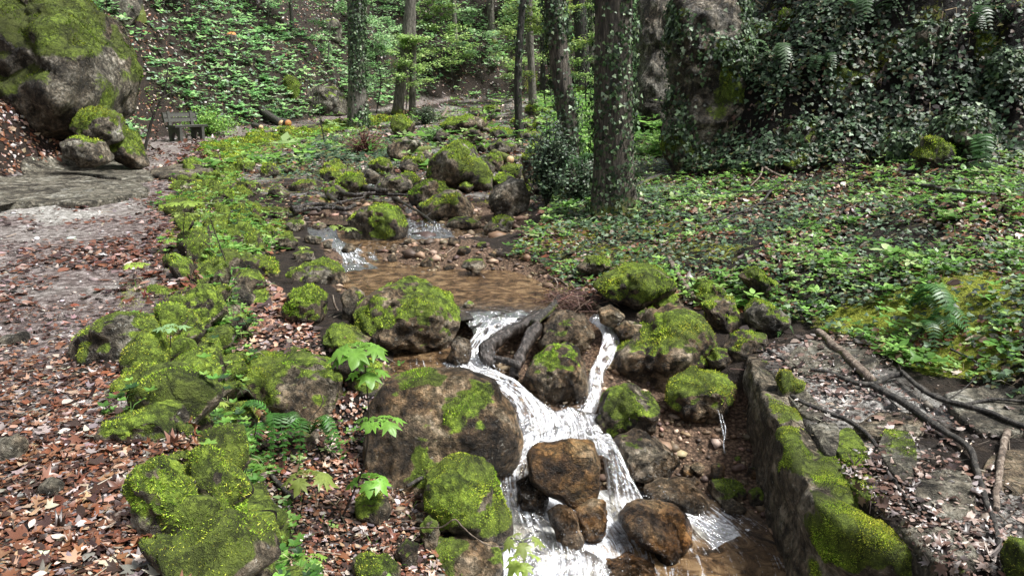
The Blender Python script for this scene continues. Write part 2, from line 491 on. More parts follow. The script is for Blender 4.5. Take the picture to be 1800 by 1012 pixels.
def mat_water():
    m, nt, p, out = nodes_of('brook_water')
    pos = geo_pos(nt)
    uv = N(nt, 'ShaderNodeUVMap', uv_map='UVMap').outputs[0]
    mp = N(nt, 'ShaderNodeMapping'); mp.inputs['Scale'].default_value = (34, 3.2, 1); nt.links.new(uv, mp.inputs[0])
    st = noise_tex(nt, 1.0, 6, 0.65, mp.outputs[0], 0.6)                 # streaks along the flow
    ch = noise_tex(nt, 26, 5, 0.7, pos, 0.3)
    rp = noise_tex(nt, 7, 4, 0.6, pos, 0.8)
    foam = attr(nt, 'foam').outputs['Fac']
    f = math_(nt, 'ADD', foam, math_(nt, 'ADD', math_(nt, 'MULTIPLY', math_(nt, 'SUBTRACT', st.outputs[0], 0.5), 2.2), math_(nt, 'MULTIPLY', math_(nt, 'SUBTRACT', ch.outputs[0], 0.5), 1.1)))
    fr = ramp(nt, f, [(0.36, (0, 0, 0)), (0.6, (.36, .36, .36)), (1.0, (1, 1, 1))])
    br = ramp(nt, rp.outputs[0], [(0.36, (0.02, 0.012, 0.006)), (0.5, (0.085, 0.05, 0.024)), (0.64, (0.19, 0.125, 0.065))])
    dk = mix(nt, attr(nt, 'dark').outputs['Fac'], br.outputs[0], (0.03, 0.03, 0.032))
    c = mix(nt, fr.outputs[0], dk, (0.74, 0.78, 0.84))
    nt.links.new(c, p.inputs['Base Color'])
    r = mix(nt, fr.outputs[0], (0.05, 0.05, 0.05), (0.5, 0.5, 0.5)); nt.links.new(r, p.inputs['Roughness'])
    tb = N(nt, 'ShaderNodeBsdfTransparent'); tb.inputs[0].default_value = (.82, .78, .7, 1)
    gl = N(nt, 'ShaderNodeBsdfGlossy'); gl.inputs['Roughness'].default_value = .06
    fres = N(nt, 'ShaderNodeFresnel'); fres.inputs['IOR'].default_value = 1.4
    thin = N(nt, 'ShaderNodeMixShader'); nt.links.new(math_(nt, 'ADD', fres.outputs[0], .06), thin.inputs[0]); nt.links.new(tb.outputs[0], thin.inputs[1]); nt.links.new(gl.outputs[0], thin.inputs[2])
    body = N(nt, 'ShaderNodeMixShader')
    opq = math_(nt, 'MAXIMUM', math_(nt, 'SUBTRACT', 1.0, attr(nt, 'clear').outputs['Fac']), math_(nt, 'MINIMUM', math_(nt, 'MULTIPLY', fr.outputs[0], 1.15), 1.0))
    nt.links.new(opq, body.inputs[0]); nt.links.new(thin.outputs[0], body.inputs[1]); nt.links.new(p.outputs[0], body.inputs[2]); nt.links.new(body.outputs[0], out.inputs[0])
    p.inputs['IOR'].default_value = 1.33
    h = math_(nt, 'ADD', math_(nt, 'MULTIPLY', st.outputs[0], 0.7), math_(nt, 'ADD', rp.outputs[0], math_(nt, 'MULTIPLY', ch.outputs[0], 0.35)))
    b = bump(nt, p, h, 0.9, 0.04); nt.links.new(b.outputs[0], gl.inputs['Normal'])
    return m
M['water'] = mat_water()
# ------------------------------------------------------------------ terrain
# stations across the valley: Y, then 13 (x, z) keys from the left slope to the right one
ST = [
 (0.0,  [(-12,.3),(-7.5,.05),(-1.0,-.02),(-.8,-1.0),(-.6,-1.15),(-.2,-1.25),(0,-1.55),(2.0,-1.55),(2.6,-1.45),(2.75,-.85),(3.6,-.75),(4.2,-.15),(12,.3)]),
 (2.5,  [(-12,.3),(-7.6,.05),(-1.0,-.02),(-.8,-1.0),(-.6,-1.12),(-.2,-1.2),(0,-1.55),(2.0,-1.55),(2.4,-1.45),(2.55,-.82),(3.6,-.72),(4.2,-.1),(12,.3)]),
 (3.5,  [(-12,.3),(-7.7,.05),(-1.55,0),(-1.32,-1.0),(-.9,-1.12),(-.35,-1.24),(-.1,-1.55),(2.0,-1.55),(2.08,-1.45),(2.18,-.76),(3.6,-.66),(4.2,-.1),(12,.3)]),
 (4.4,  [(-12,.3),(-7.8,.05),(-2.1,0),(-1.85,-.98),(-1.0,-1.1),(-.45,-1.2),(-.2,-1.55),(1.7,-1.55),(1.95,-1.45),(2.03,-.70),(3.6,-.6),(4.3,-.05),(12,.3)]),
 (5.2,  [(-12,.3),(-7.9,.05),(-2.35,0),(-2.15,-.93),(-1.2,-1.05),(-.5,-1.12),(-.1,-1.5),(1.3,-1.5),(2.02,-1.3),(2.1,-.68),(3.6,-.55),(4.4,0),(12,.3)]),
 (5.8,  [(-12,.3),(-8,.05),(-2.55,0),(-2.35,-.85),(-1.3,-1.0),(-.6,-1.0),(0,-1.15),(.8,-1.2),(2.08,-1.15),(2.16,-.66),(3.5,-.5),(4.4,.0),(12,.3)]),
 (6.3,  [(-12,.3),(-8,.05),(-2.72,0),(-2.5,-.5),(-1.45,-.55),(-1.05,-.8),(-.8,-.9),(.1,-.9),(2.0,-1.0),(2.14,-.63),(3.3,-.48),(4.3,.0),(12,.3)]),
 (6.9,  [(-12,.3),(-8.1,.05),(-2.9,0),(-2.62,-.46),(-1.5,-.5),(-1.15,-.66),(-1.0,-.86),(.1,-.86),(1.0,-.8),(2.2,-.6),(3.0,-.48),(4.0,-.02),(12,.25)]),
 (7.4,  [(-12,.3),(-8.2,.05),(-3.1,0),(-2.75,-.44),(-1.65,-.47),(-1.35,-.55),(-1.1,-.64),(.4,-.66),(.95,-.52),(2.0,-.47),(2.9,-.36),(3.8,0),(12,.22)]),
 (8.5,  [(-12,.3),(-8.3,.05),(-3.5,0),(-2.95,-.3),(-2.3,-.38),(-2.0,-.44),(-1.8,-.62),(.15,-.6),(.42,-.44),(.9,-.33),(2.5,-.2),(4,0),(12,.2)]),
 (9.5,  [(-12,.3),(-8.4,.05),(-4.0,0),(-3.3,-.28),(-2.5,-.36),(-2.2,-.42),(-1.95,-.58),(-.2,-.52),(.2,-.42),(.6,-.3),(2.5,-.15),(4,.02),(12,.2)]),
 (11,   [(-12,.3),(-8.5,.05),(-4.7,0),(-3.9,-.26),(-3.0,-.32),(-2.75,-.38),(-2.5,-.52),(-.3,-.5),(.05,-.36),(.4,-.25),(2.5,-.1),(4.5,.05),(12,.2)]),
 (12.5, [(-12,.35),(-8.8,.05),(-5.3,0),(-4.4,-.2),(-3.7,-.24),(-3.2,-.2),(-3.0,-.32),(-.2,-.35),(.2,-.2),(.6,-.15),(2.5,-.02),(4.5,.08),(12,.2)]),
 (15,   [(-13,.4),(-9.5,.07),(-6.3,.02),(-5.4,-.1),(-4.5,-.12),(-3.8,-.1),(-3.5,-.2),(-.2,-.2),(.3,-.1),(.8,-.02),(2.5,.1),(4,.2),(12,.3)]),
 (19,   [(-15,.4),(-11,.12),(-7.6,.1),(-6.8,-.08),(-5.5,-.03),(-4.5,.02),(-4,-.05),(0,0),(.5,.1),(1,.15),(2.5,.25),(4,.3),(12,.4)]),
 (24,   [(-16,.5),(-12,.22),(-9.2,.2),(-8.3,.02),(-6,.07),(-4,.12),(-3,.1),(-.5,.2),(.5,.3),(1,.35),(2.5,.5),(4,.6),(12,.6)]),
 (28,   [(-16,.6),(-11.4,.35),(-8.9,.32),(-7.9,.12),(-6,.2),(-4,.25),(-3,.3),(0,.4),(.5,.45),(1,.5),(2.5,.7),(4,.8),(12,.8)]),
 (33,   [(-14,.9),(-8.9,.62),(-7.0,.6),(-6.3,.4),(-5,.45),(-3.5,.5),(-2.5,.55),(0,.65),(.5,.7),(1,.8),(3,1.0),(5,1.1),(12,1.1)]),
 (40,   [(-12,1.2),(-6.4,1.08),(-4.3,1.05),(-3.9,.95),(-3.5,.92),(-3,.9),(-2,.9),(-.5,1.),(0,1.1),(1,1.2),(3,1.4),(5,1.5),(12,1.5)]),
 (46,   [(-12,1.6),(-5.6,1.45),(-3.3,1.43),(-3.0,1.4),(-2.5,1.4),(-2,1.4),(-1.5,1.4),(-.5,1.4),(0,1.5),(1,1.5),(3,1.6),(5,1.7),(12,1.7)]),
 (90,   [(-12,1.6),(-5.6,1.45),(-3.3,1.43),(-3.0,1.4),(-2.5,1.4),(-2,1.4),(-1.5,1.4),(-.5,1.4),(0,1.5),(1,1.5),(3,1.6),(5,1.7),(12,1.7)]),
]
SY = np.array([s[0] for s in ST]); SX = np.array([[k[0] for k in s[1]] for s in ST]); SZ = np.array([[k[1] for k in s[1]] for s in ST])
FLOOR = np.array([(-7.6,-8),(-7.7,0),(-7.8,8),(-8.3,12),(-9.2,14.3),(-8.9,16.5),(-9.7,19.3),(-12.0,22.3),(-11.6,27),(-9.0,32.5),(-6.3,40),(-4.6,46),(0,48),(4,47),(5.4,36),(4.5,25),
                  (3.3,18),(2.95,14.9),(4.2,13.5),(6.2,12.6),(8.2,11.2),(9.2,9),(9.6,5),(9.6,-8)], float)

def key_vals(y):
    return [np.interp(y, SY, SX[:, k]) for k in range(13)], [np.interp(y, SY, SZ[:, k]) for k in range(13)]

def floor_dist(x, y):
    """Distance outside the valley floor (0 inside)."""
    d = np.full(x.shape, 1e9)
    n = len(FLOOR)
    for i in range(n):
        a, b = FLOOR[i], FLOOR[(i + 1) % n]
        e = b - a
        t = np.clip(((x - a[0]) * e[0] + (y - a[1]) * e[1]) / (e @ e), 0, 1)
        d = np.minimum(d, np.hypot(x - a[0] - t * e[0], y - a[1] - t * e[1]))
    return np.where(inside(x, y, [tuple(p) for p in FLOOR]), 0, d)

def height(x, y, fine=True):
    x = np.atleast_1d(np.asarray(x, float)); y = np.atleast_1d(np.asarray(y, float))
    X, Z = key_vals(y)
    z = np.where(x < X[0], Z[0], Z[12])
    for k in range(12):
        t = np.clip((x - X[k]) / (X[k + 1] - X[k] + 1e-9), 0, 1)
        z = np.where((x >= X[k]) & (x <= X[k + 1]), Z[k] + (Z[k + 1] - Z[k]) * t, z)
    P = np.stack([x, y, 0 * x], 1)
    z = z + 0.27 * np.exp(-(((x + .6) / 1.15) ** 2 + ((y - 10.1) / .85) ** 2))           # gravel bar
    d = floor_dist(x, y)
    right = smooth(-1, 3, x)
    front = 1 - smooth(15, 20, y)
    slope = ((0.62 + .4 * smooth(12.5, 15, y)) * front + 0.95 * (1 - front)) * (1 - right) + 1.35 * right
    lump = fbm(P, 0.42, 4, 3)
    dd = np.minimum(d, 30)
    rise = slope * dd * smooth(-.3, 1.2, dd)
    rise = np.where(rise > 17, 17 + (rise - 17) * 0.1, rise)
    z = z + rise + lump * np.minimum(d * 0.5, 1.3) * (0.9 + 0.3 * right)
    flat = 1 - smooth(0, 1, d)
    rf = smooth(.9, 2.2, x - X[9] + .3) * smooth(6.6, 8, y) * (1 - smooth(13, 17, y)) * flat
    z = z + rf * (.09 * smooth(2, 7, x) * np.maximum(x - 2, 0) * .8 + .34 * fbm(P, .8, 3, 95) + .1 * np.abs(fbm(P, 2.0, 3, 96)))
    z = z + right * (1 - smooth(28, 34, y)) * smooth(.1, 1.2, d) * (2.0 * np.abs(fbm(P, .55, 3, 91)) + .9 * np.abs(fbm(P, 1.5, 4, 92)) - .4)
    if fine:
        z = z + 0.035 * fbm(P, 2.2, 3, 11) * (0.6 + .4 * flat) + 0.1 * fbm(P, 1.1, 4, 23) * smooth(0, 1, d) * 2.0
    return z

def surf(x, y):
    return float(height([x], [y])[0])

def hit(px, py, far=70.0):
    """Point of the ground seen at a photo pixel."""
    d = ray(px, py)
    t = np.concatenate([np.linspace(1.0, 12, 500), np.linspace(12.05, far, 900)])
    P = CAM + t[:, None] * d
    h = height(P[:, 0], P[:, 1])
    w = np.where(P[:, 2] < h)[0]
    i = w[0] if len(w) else len(t) - 1
    return P[i]

def normals(x, y, e=0.04):
    hx = (height(x + e, y) - height(x - e, y)) / (2 * e); hy = (height(x, y + e) - height(x, y - e)) / (2 * e)
    n = np.stack([-hx, -hy, np.ones_like(hx)], 1)
    return n / np.linalg.norm(n, axis=1)[:, None]

# regions of the ground, outlined where the photograph shows them and laid on the terrain
REG = {
 'slab': [(0,385),(0,290),(120,240),(235,300),(262,340),(190,372),(150,392),(40,400)],
 'rightslab': [(1300,650),(1330,625),(1420,600),(1520,615),(1640,690),(1800,760),(1800,1012),(1640,1012),(1440,940)],
 'ledge': [(385,500),(440,475),(500,520),(545,580),(600,640),(400,655)],
 'lowbank': [(430,780),(520,760),(660,800),(760,880),(780,1012),(400,1012)],
 'gravel': [(600,440),(700,430),(830,420),(900,455),(960,520),(900,520),(760,490),(640,480)],
 'sand': [(650,800),(760,840),(750,920),(690,900)],
 'rflat': [(890,450),(930,400),(1120,370),(1500,330),(1800,350),(1800,680),(1620,660),(1500,600),(1380,560),(1240,520),(1000,530),(960,505)],
 'midleft': [(480,310),(560,245),(700,245),(700,300),(560,320)],
 'mossedge': [(205,545),(215,480),(290,420),(330,330),(370,285),(500,330),(500,440),(430,470),(400,600),(330,640),(240,560)],
 'cornermoss': [(205,840),(270,805),(310,800),(340,780),(445,985),(420,1000),(300,970),(235,910)],
 'mosswall': [(355,255),(460,225),(610,212),(610,250),(540,300),(480,330),(360,300)],
}

def ground_masks(x, y, z):
    px, py, t = project(np.stack([x, y, z], 1))
    X, Z = key_vals(y)
    P = np.stack([x, y, 0 * x], 1)
    d = floor_dist(x, y)
    m = {}
    fz = fbm(P, 1.5, 4, 31)
    ppath = smooth(0, .35, x - X[1] + .2 * fz) * smooth(0, .2, X[2] - x - .12 + .12 * fz) * (d < .3)
    m['path'] = ppath
    m['stone'] = inside(px, py, REG['slab']) * ppath * smooth(-.25, .1, fz) + .55 * (1 - smooth(.1, .4, d)) * (y > 14) * (x > X[3]) * smooth(-.2, .2, fbm(P, 1.3, 3, 38)) + .35 * ppath * smooth(.12, .35, fbm(P, 1.1, 3, 39)) + inside(px, py, REG['rightslab']) * smooth(-.15, .35, fbm(P, 2.1, 4, 37)) * .9
    m['gravel'] = (inside(px, py, REG['gravel']) | inside(px, py, REG['sand'])) * 1.0
    m['gravel'] = np.maximum(m['gravel'], ((x > X[5] - .1) & (x < X[8] + .1) & (z < Z[8] + .1) & (y < 14)) * 1.0)
    moss = np.zeros_like(x)
    moss = np.maximum(moss, (.42 + .6 * fz) * (inside(px, py, REG['mossedge']) | inside(px, py, REG['mosswall']) | inside(px, py, REG['cornermoss'])))
    moss = np.maximum(moss, inside(px, py, REG['rflat']) * (.28 + .8 * fbm(P, .9, 3, 43)))
    moss = np.maximum(moss, (d > .2) * (x > 0) * (.2 + .8 * fbm(np.stack([x, y, z], 1), .8, 3, 47)))
    moss = np.maximum(moss, (d > .2) * (x < 0) * (y > 17) * (.1 + .3 * fbm(np.stack([x, y, z], 1), .4, 3, 49)))
    moss = np.maximum(moss, ((y > 12) & (x > X[2]) & (d < .2)) * (.25 + .5 * fz))
    m['soil_shade'] = smooth(.1, .8, d) * (x > 0) * (y < 30) + .5 * inside(px, py, REG['rflat']) + .8 * ((x > -1.9) & (x < -.5) & (y > 5.3) & (y < 6.5))  # shade painted into the ground: right slope, ivy bank, hollow under the ledge
    m['moss'] = np.clip(moss, 0, 1)
    return m, px, py, d

def build_terrain():
    nr, na = 620, 640
    a = np.linspace(-math.radians(82), math.radians(82), na)
    r = 1.3 * (85 / 1.3) ** (np.linspace(0, 1, nr) ** 0.92)
    R, A = np.meshgrid(r, a, indexing='ij')
    x = (R * np.sin(A)).ravel(); y = (R * np.cos(A) - 0.8).ravel()
    z = height(x, y)
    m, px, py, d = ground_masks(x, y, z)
    P = np.stack([x, y, 0 * x], 1)
    z = z + m['stone'] * 0.03 * np.round(2 * fbm(P, 1.6, 3, 61)) * (d < .3)
    i, j = np.meshgrid(np.arange(nr - 1), np.arange(na - 1), indexing='ij')
    k = (i * na + j).ravel()
    q = np.stack([k, k + 1, k + na + 1, k + na], 1)[:, ::-1]
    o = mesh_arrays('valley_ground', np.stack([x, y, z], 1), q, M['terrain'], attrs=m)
    tag(o, 'brown valley floor with footpath, banks and steep wooded slopes', 'ground', kind='structure')
build_terrain()

# ------------------------------------------------------------------ the brook
def water_sheet(name, label, secs, n=60, m=24, seed=0, edge_z=0.05, rough=0.01, foam_fn=None):
    """Water lofted through cross-sections (left px,py, right px,py, z left, z right, foam, dark)."""
    L = np.array([at_z(s[0], s[1], s[4]) for s in secs]); Rr = np.array([at_z(s[2], s[3], s[5]) for s in secs])
    S = np.concatenate([L, Rr, np.array([[s[6], s[7]] for s in secs])], 1)
    C = spline(S, n)
    ln = np.concatenate([[0], np.cumsum(np.linalg.norm(np.diff((C[:, :3] + C[:, 3:6]) / 2, axis=0), axis=1))])
    s = np.linspace(0, 1, m)
    V = C[:, None, :3] * (1 - s)[None, :, None] + C[:, None, 3:6] * s[None, :, None]
    W = np.linalg.norm(C[:, 3:6] - C[:, :3], axis=1)
    U = np.stack([np.broadcast_to(s[None], (n, m)) * W[:, None], np.broadcast_to(ln[:, None], (n, m))], -1)
    foam = np.clip(np.broadcast_to(C[:, 6, None], (n, m)).copy(), 0, 1); dark = np.clip(np.broadcast_to(C[:, 7, None], (n, m)).copy(), 0, 1)
    V = V.reshape(-1, 3)
    e = (np.abs(s - .5) * 2) ** 6
    V[:, 2] -= np.tile(e, n) * edge_z
    ff = foam.ravel() * .7 - .75 * np.tile((np.abs(s - .5) * 2) ** 3, n) * (.35 + .65 * (name == 'cascade')) * np.clip(.5 + fbm(V, 6, 3, seed + 40) * 1.6, 0, 1)
    if foam_fn is not None:
        fx, fy, _ = project(V); ff = foam_fn(fx, fy)
    Pn = np.stack([U[..., 0].ravel() * 14, U[..., 1].ravel() * 2.5, np.full(n * m, seed * 3.1)], 1)
    V[:, 2] += (0.25 + ff * 1.6) * rough * (fbm(Pn, 1.0, 3, seed) * 1.5 + fbm(V, 13, 3, seed + 3))
    i, j = np.meshgrid(np.arange(n - 1), np.arange(m - 1), indexing='ij')
    k = (i * m + j).ravel()
    q = np.stack([k, k + 1, k + m + 1, k + m], 1)
    o = mesh_arrays(name, V, q, M['water'], attrs={'foam': ff, 'dark': dark.ravel(), 'clear': np.full(n * m, 1.0 if name == 'cascade' else 0.0)}, uv=U.reshape(-1, 2))
    tag(o, label, 'water', kind='structure')
    return o

# flat pools:  far edge first
water_sheet('brook_water', 'muddy brown shallow pool behind the mossy boulders', [
    (600,405,930,405,-.40,-.40,.0,.1), (560,440,930,430,-.43,-.43,.25,.1), (570,470,940,455,-.45,-.45,.1,.0),
    (600,500,965,500,-.455,-.455,0,0), (680,525,985,530,-.46,-.46,.05,.1), (790,545,975,548,-.465,-.465,.2,.7), (812,560,945,562,-.475,-.475,.3,.9)], 70, 60, 1, .02, .006)
water_sheet('brook_water', 'small clear brown pool left of the main cascade', [
    (670,612,850,612,-.72,-.72,.0,.1), (672,635,840,632,-.72,-.72,.15,.1), (670,668,830,660,-.725,-.725,.1,.1)], 24, 40, 2, .02, .006)
water_sheet('brook_water', 'brown brook pool with white froth at the foot of the cascades', [
    (760,842,1440,842,-1.36,-1.36,.1,.5), (820,905,1440,900,-1.37,-1.37,.25,.4), (850,950,1500,950,-1.38,-1.38,.3,.1),
    (850,1000,1520,1000,-1.39,-1.39,.35,.0), (820,1080,1560,1080,-1.40,-1.40,.3,.1), (800,1500,1600,1500,-1.42,-1.42,.2,.2)], 90, 90, 3, .0, .012,
    lambda x, y: np.clip(.75 * smooth(1200, 1020, x + .6 * (y - 950)) + .55 * np.exp(-((x - 1250) / 60) ** 2 - ((y - 925) / 28) ** 2) + .22 * smooth(990, 1010, y) * smooth(1300, 1150, x) + .14, 0, 1))
# falling water
water_sheet('cascade', 'upper white cascade pouring over the lip between boulders', [
    (808,548,960,545,-.462,-.462,.35,.8), (822,562,938,560,-.475,-.475,.5,.7), (832,578,900,575,-.53,-.52,.75,.3), (815,600,880,598,-.6,-.6,.95,.1),
    (790,625,868,622,-.68,-.68,.95,.1), (770,648,875,640,-.715,-.715,1,0), (775,660,880,655,-.725,-.725,1,0)], 50, 30, 4, .05, .02)
water_sheet('cascade', 'main white chute running down into the frothy pool', [
    (770,636,868,632,-.705,-.705,.95,0), (800,652,880,650,-.715,-.715,1,0), (850,672,915,668,-.76,-.76,1,0), (885,700,945,692,-.84,-.83,1.0,.1),
    (910,735,985,720,-.93,-.92,1,0), (915,765,1010,745,-.985,-.985,1,0)], 50, 26, 5, .05, .02)
water_sheet('cascade', 'frothy white pool between the boulders', [
    (905,745,1060,700,-.97,-.97,.9,0), (912,765,1060,730,-.99,-.99,1,0), (905,790,1062,765,-1.0,-1.0,1,0), (895,815,1075,800,-1.03,-1.03,.8,.2)], 30, 30, 6, .04, .025)
water_sheet('cascade', 'left white fall tumbling past the front mossy boulder', [
    (900,768,985,765,-.995,-.995,1,0), (880,800,950,795,-1.04,-1.03,1,0), (866,835,925,835,-1.12,-1.12,1,.1), (872,870,920,880,-1.2,-1.2,.85,.4), (885,910,985,920,-1.28,-1.27,.65,.6),
    (895,950,1030,955,-1.34,-1.33,.6,.5), (900,985,1080,985,-1.365,-1.36,.9,.1), (890,1030,1120,1020,-1.375,-1.375,.9,.1)], 70, 34, 7, .05, .03)
water_sheet('cascade', 'right white fall spilling beside the brown block', [
    (1040,768,1075,758,-.99,-.99,.95,.1), (1058,788,1090,785,-1.03,-1.02,.8,.3), (1064,825,1108,822,-1.12,-1.12,.72,.4), (1070,860,1125,855,-1.2,-1.2,.8,.2), (1074,885,1142,880,-1.27,-1.26,1,0),
    (1080,905,1170,890,-1.31,-1.3,1,0)], 50, 26, 8, .05, .015)
water_sheet('cascade', 'white spill running over the striped wet boulder into the brown pool', [
    (1075,888,1150,878,-1.275,-1.265,1,0), (1110,905,1185,886,-1.31,-1.3,.9,.1), (1185,918,1230,892,-1.335,-1.33,.85,.1), (1225,940,1275,912,-1.355,-1.355,.8,.1), (1250,965,1330,925,-1.368,-1.368,.3,.1)], 40, 24, 9, .03, .015)
water_sheet('cascade', 'thin white fall squeezed between two dark boulders', [
    (1035,555,1075,548,-.5,-.5,.15,.9), (1058,580,1098,572,-.56,-.55,.3,.9), (1050,618,1088,610,-.68,-.68,.5,.7), (1035,650,1064,645,-.78,-.78,.8,.3), (1030,690,1058,690,-.9,-.9,.85,.3), (1015,725,1050,725,-.97,-.97,.9,.1)], 50, 18, 10, .04, .02)
water_sheet('cascade', 'low frothy riffle at the left of the upper pool', [
    (530,400,590,398,-.3,-.3,.2,.8), (550,420,600,418,-.34,-.34,.4,.8), (565,440,640,436,-.41,-.41,.8,.3), (580,462,670,450,-.44,-.44,.85,.1), (600,478,680,470,-.447,-.447,.3,.1)], 40, 22, 11, .04, .02)
water_sheet('cascade', 'small riffle behind the round mossy boulder', [
    (705,352,760,350,-.25,-.25,.2,.9), (708,375,775,372,-.31,-.31,.6,.6), (712,398,790,392,-.36,-.36,.8,.3), (712,414,800,408,-.395,-.395,.75,.1), (715,422,810,418,-.405,-.405,.2,.1)], 40, 22, 12, .03, .02)
water_sheet('cascade', 'narrow white trickle between two far mossy rocks', [
    (648,306,668,306,-.05,-.05,.3,.8), (645,322,666,322,-.12,-.12,.6,.6), (640,342,665,342,-.2,-.2,.7,.5), (640,352,690,352,-.24,-.24,.2,.9)], 24, 12, 13, .02, .02)
water_sheet('brook_water', 'dark shallow water lying among the upstream rocks', [
    (500,352,720,345,-.26,-.26,.05,.6), (495,372,720,368,-.29,-.29,.05,.5), (500,392,620,396,-.32,-.32,.1,.5)], 24, 40, 14, .02, .006)
def drip():
    b = []
    for pts in ([(1268,728),(1275,755),(1272,785),(1282,820),(1292,850),(1305,885)], [(1262,720),(1268,745),(1273,770)]):
        P = spline([at_y(x, y, 5.9 - .0025 * (y - 728)) for x, y in pts], 40)
        V, q, t = frame_tube(P, .006 + .003 * np.sin(np.arange(40) * 1.7) * np.sin(np.arange(40) * .6), 6)
        b.append((V, q, t))
    off = len(b[0][0])
    V = np.concatenate([b[0][0], b[1][0]]); q = np.concatenate([b[0][1], b[1][1] + off]); t = np.concatenate([b[0][2], b[1][2] + off])
    o = mesh_arrays('cascade', V, [t, q], M['water'], attrs={'foam': np.full(len(V), .55), 'dark': np.zeros(len(V)), 'clear': np.ones(len(V))}, uv=V[:, [0, 2]])
    tag(o, 'thin trickle dripping off the overhanging mossy boulder', 'water', kind='structure')
drip()

# ------------------------------------------------------------------ boulders
def ico(sub):
    import bmesh
    bm = bmesh.new(); bmesh.ops.create_icosphere(bm, subdivisions=sub, radius=1)
    V = np.array([v.co[:] for v in bm.verts]); T = np.array([[v.index for v in f.verts] for f in bm.faces]); bm.free()
    return V, T
ICO = {k: ico(k) for k in (3, 4, 5, 6)}

def vert_normals(V, T):
    fn = np.cross(V[T[:, 1]] - V[T[:, 0]], V[T[:, 2]] - V[T[:, 0]])
    n = np.zeros_like(V)
    for k in range(3): np.add.at(n, T[:, k], fn)
    return n / (np.linalg.norm(n, axis=1)[:, None] + 1e-12), fn

def moss_fuzz(P, n, Y, parent, seed, tone=1.0, length=0.02, lime=0.35, name='moss'):
    g = np.random.default_rng(seed)
    k = len(P)
    if k < 4: return
    s = (length * np.maximum(.75, P[:, 1] / 5.5) ** .9)[:, None]
    A = n + .9 * g.normal(size=(k, 3)); A[:, 2] += .15; A /= np.linalg.norm(A, axis=1)[:, None]
    X = np.cross(A, g.normal(size=(k, 3))); X /= np.linalg.norm(X, axis=1)[:, None]
    size = s[:, 0] * (0.6 + .8 * g.random(k))
    w = .32 * np.ones(k)
    pal = [(.05, .085, .012), (.16, .25, .024), (.35, .47, .045), (.54, .64, .09), (.14, .11, .03)]
    ns = fbm(P, 6, 3, seed)
    c = pick_colors(k, pal, [.8, 1.3, 1.3, lime * 1.8, .3], g, .22) * (1 + .9 * ns)[:, None] * tone
    hue = fbm(P, 2.3, 3, seed + 60)[:, None]; c = np.clip(c * (1 + hue * np.array([.5, .05, .3])), .004, .9)
    size = size * np.clip(.9 + 1.1 * ns, .35, 1.6)
    V, T, kk = leaves(P - n * s * .15, X, A, np.cross(X, A), size, BLADE, g, 0, w)
    o = mesh_arrays(name, V, T, M['moss'], cols=np.repeat(c, kk, axis=0), smooth_shade=False)
    adopt(o, parent)
    return o

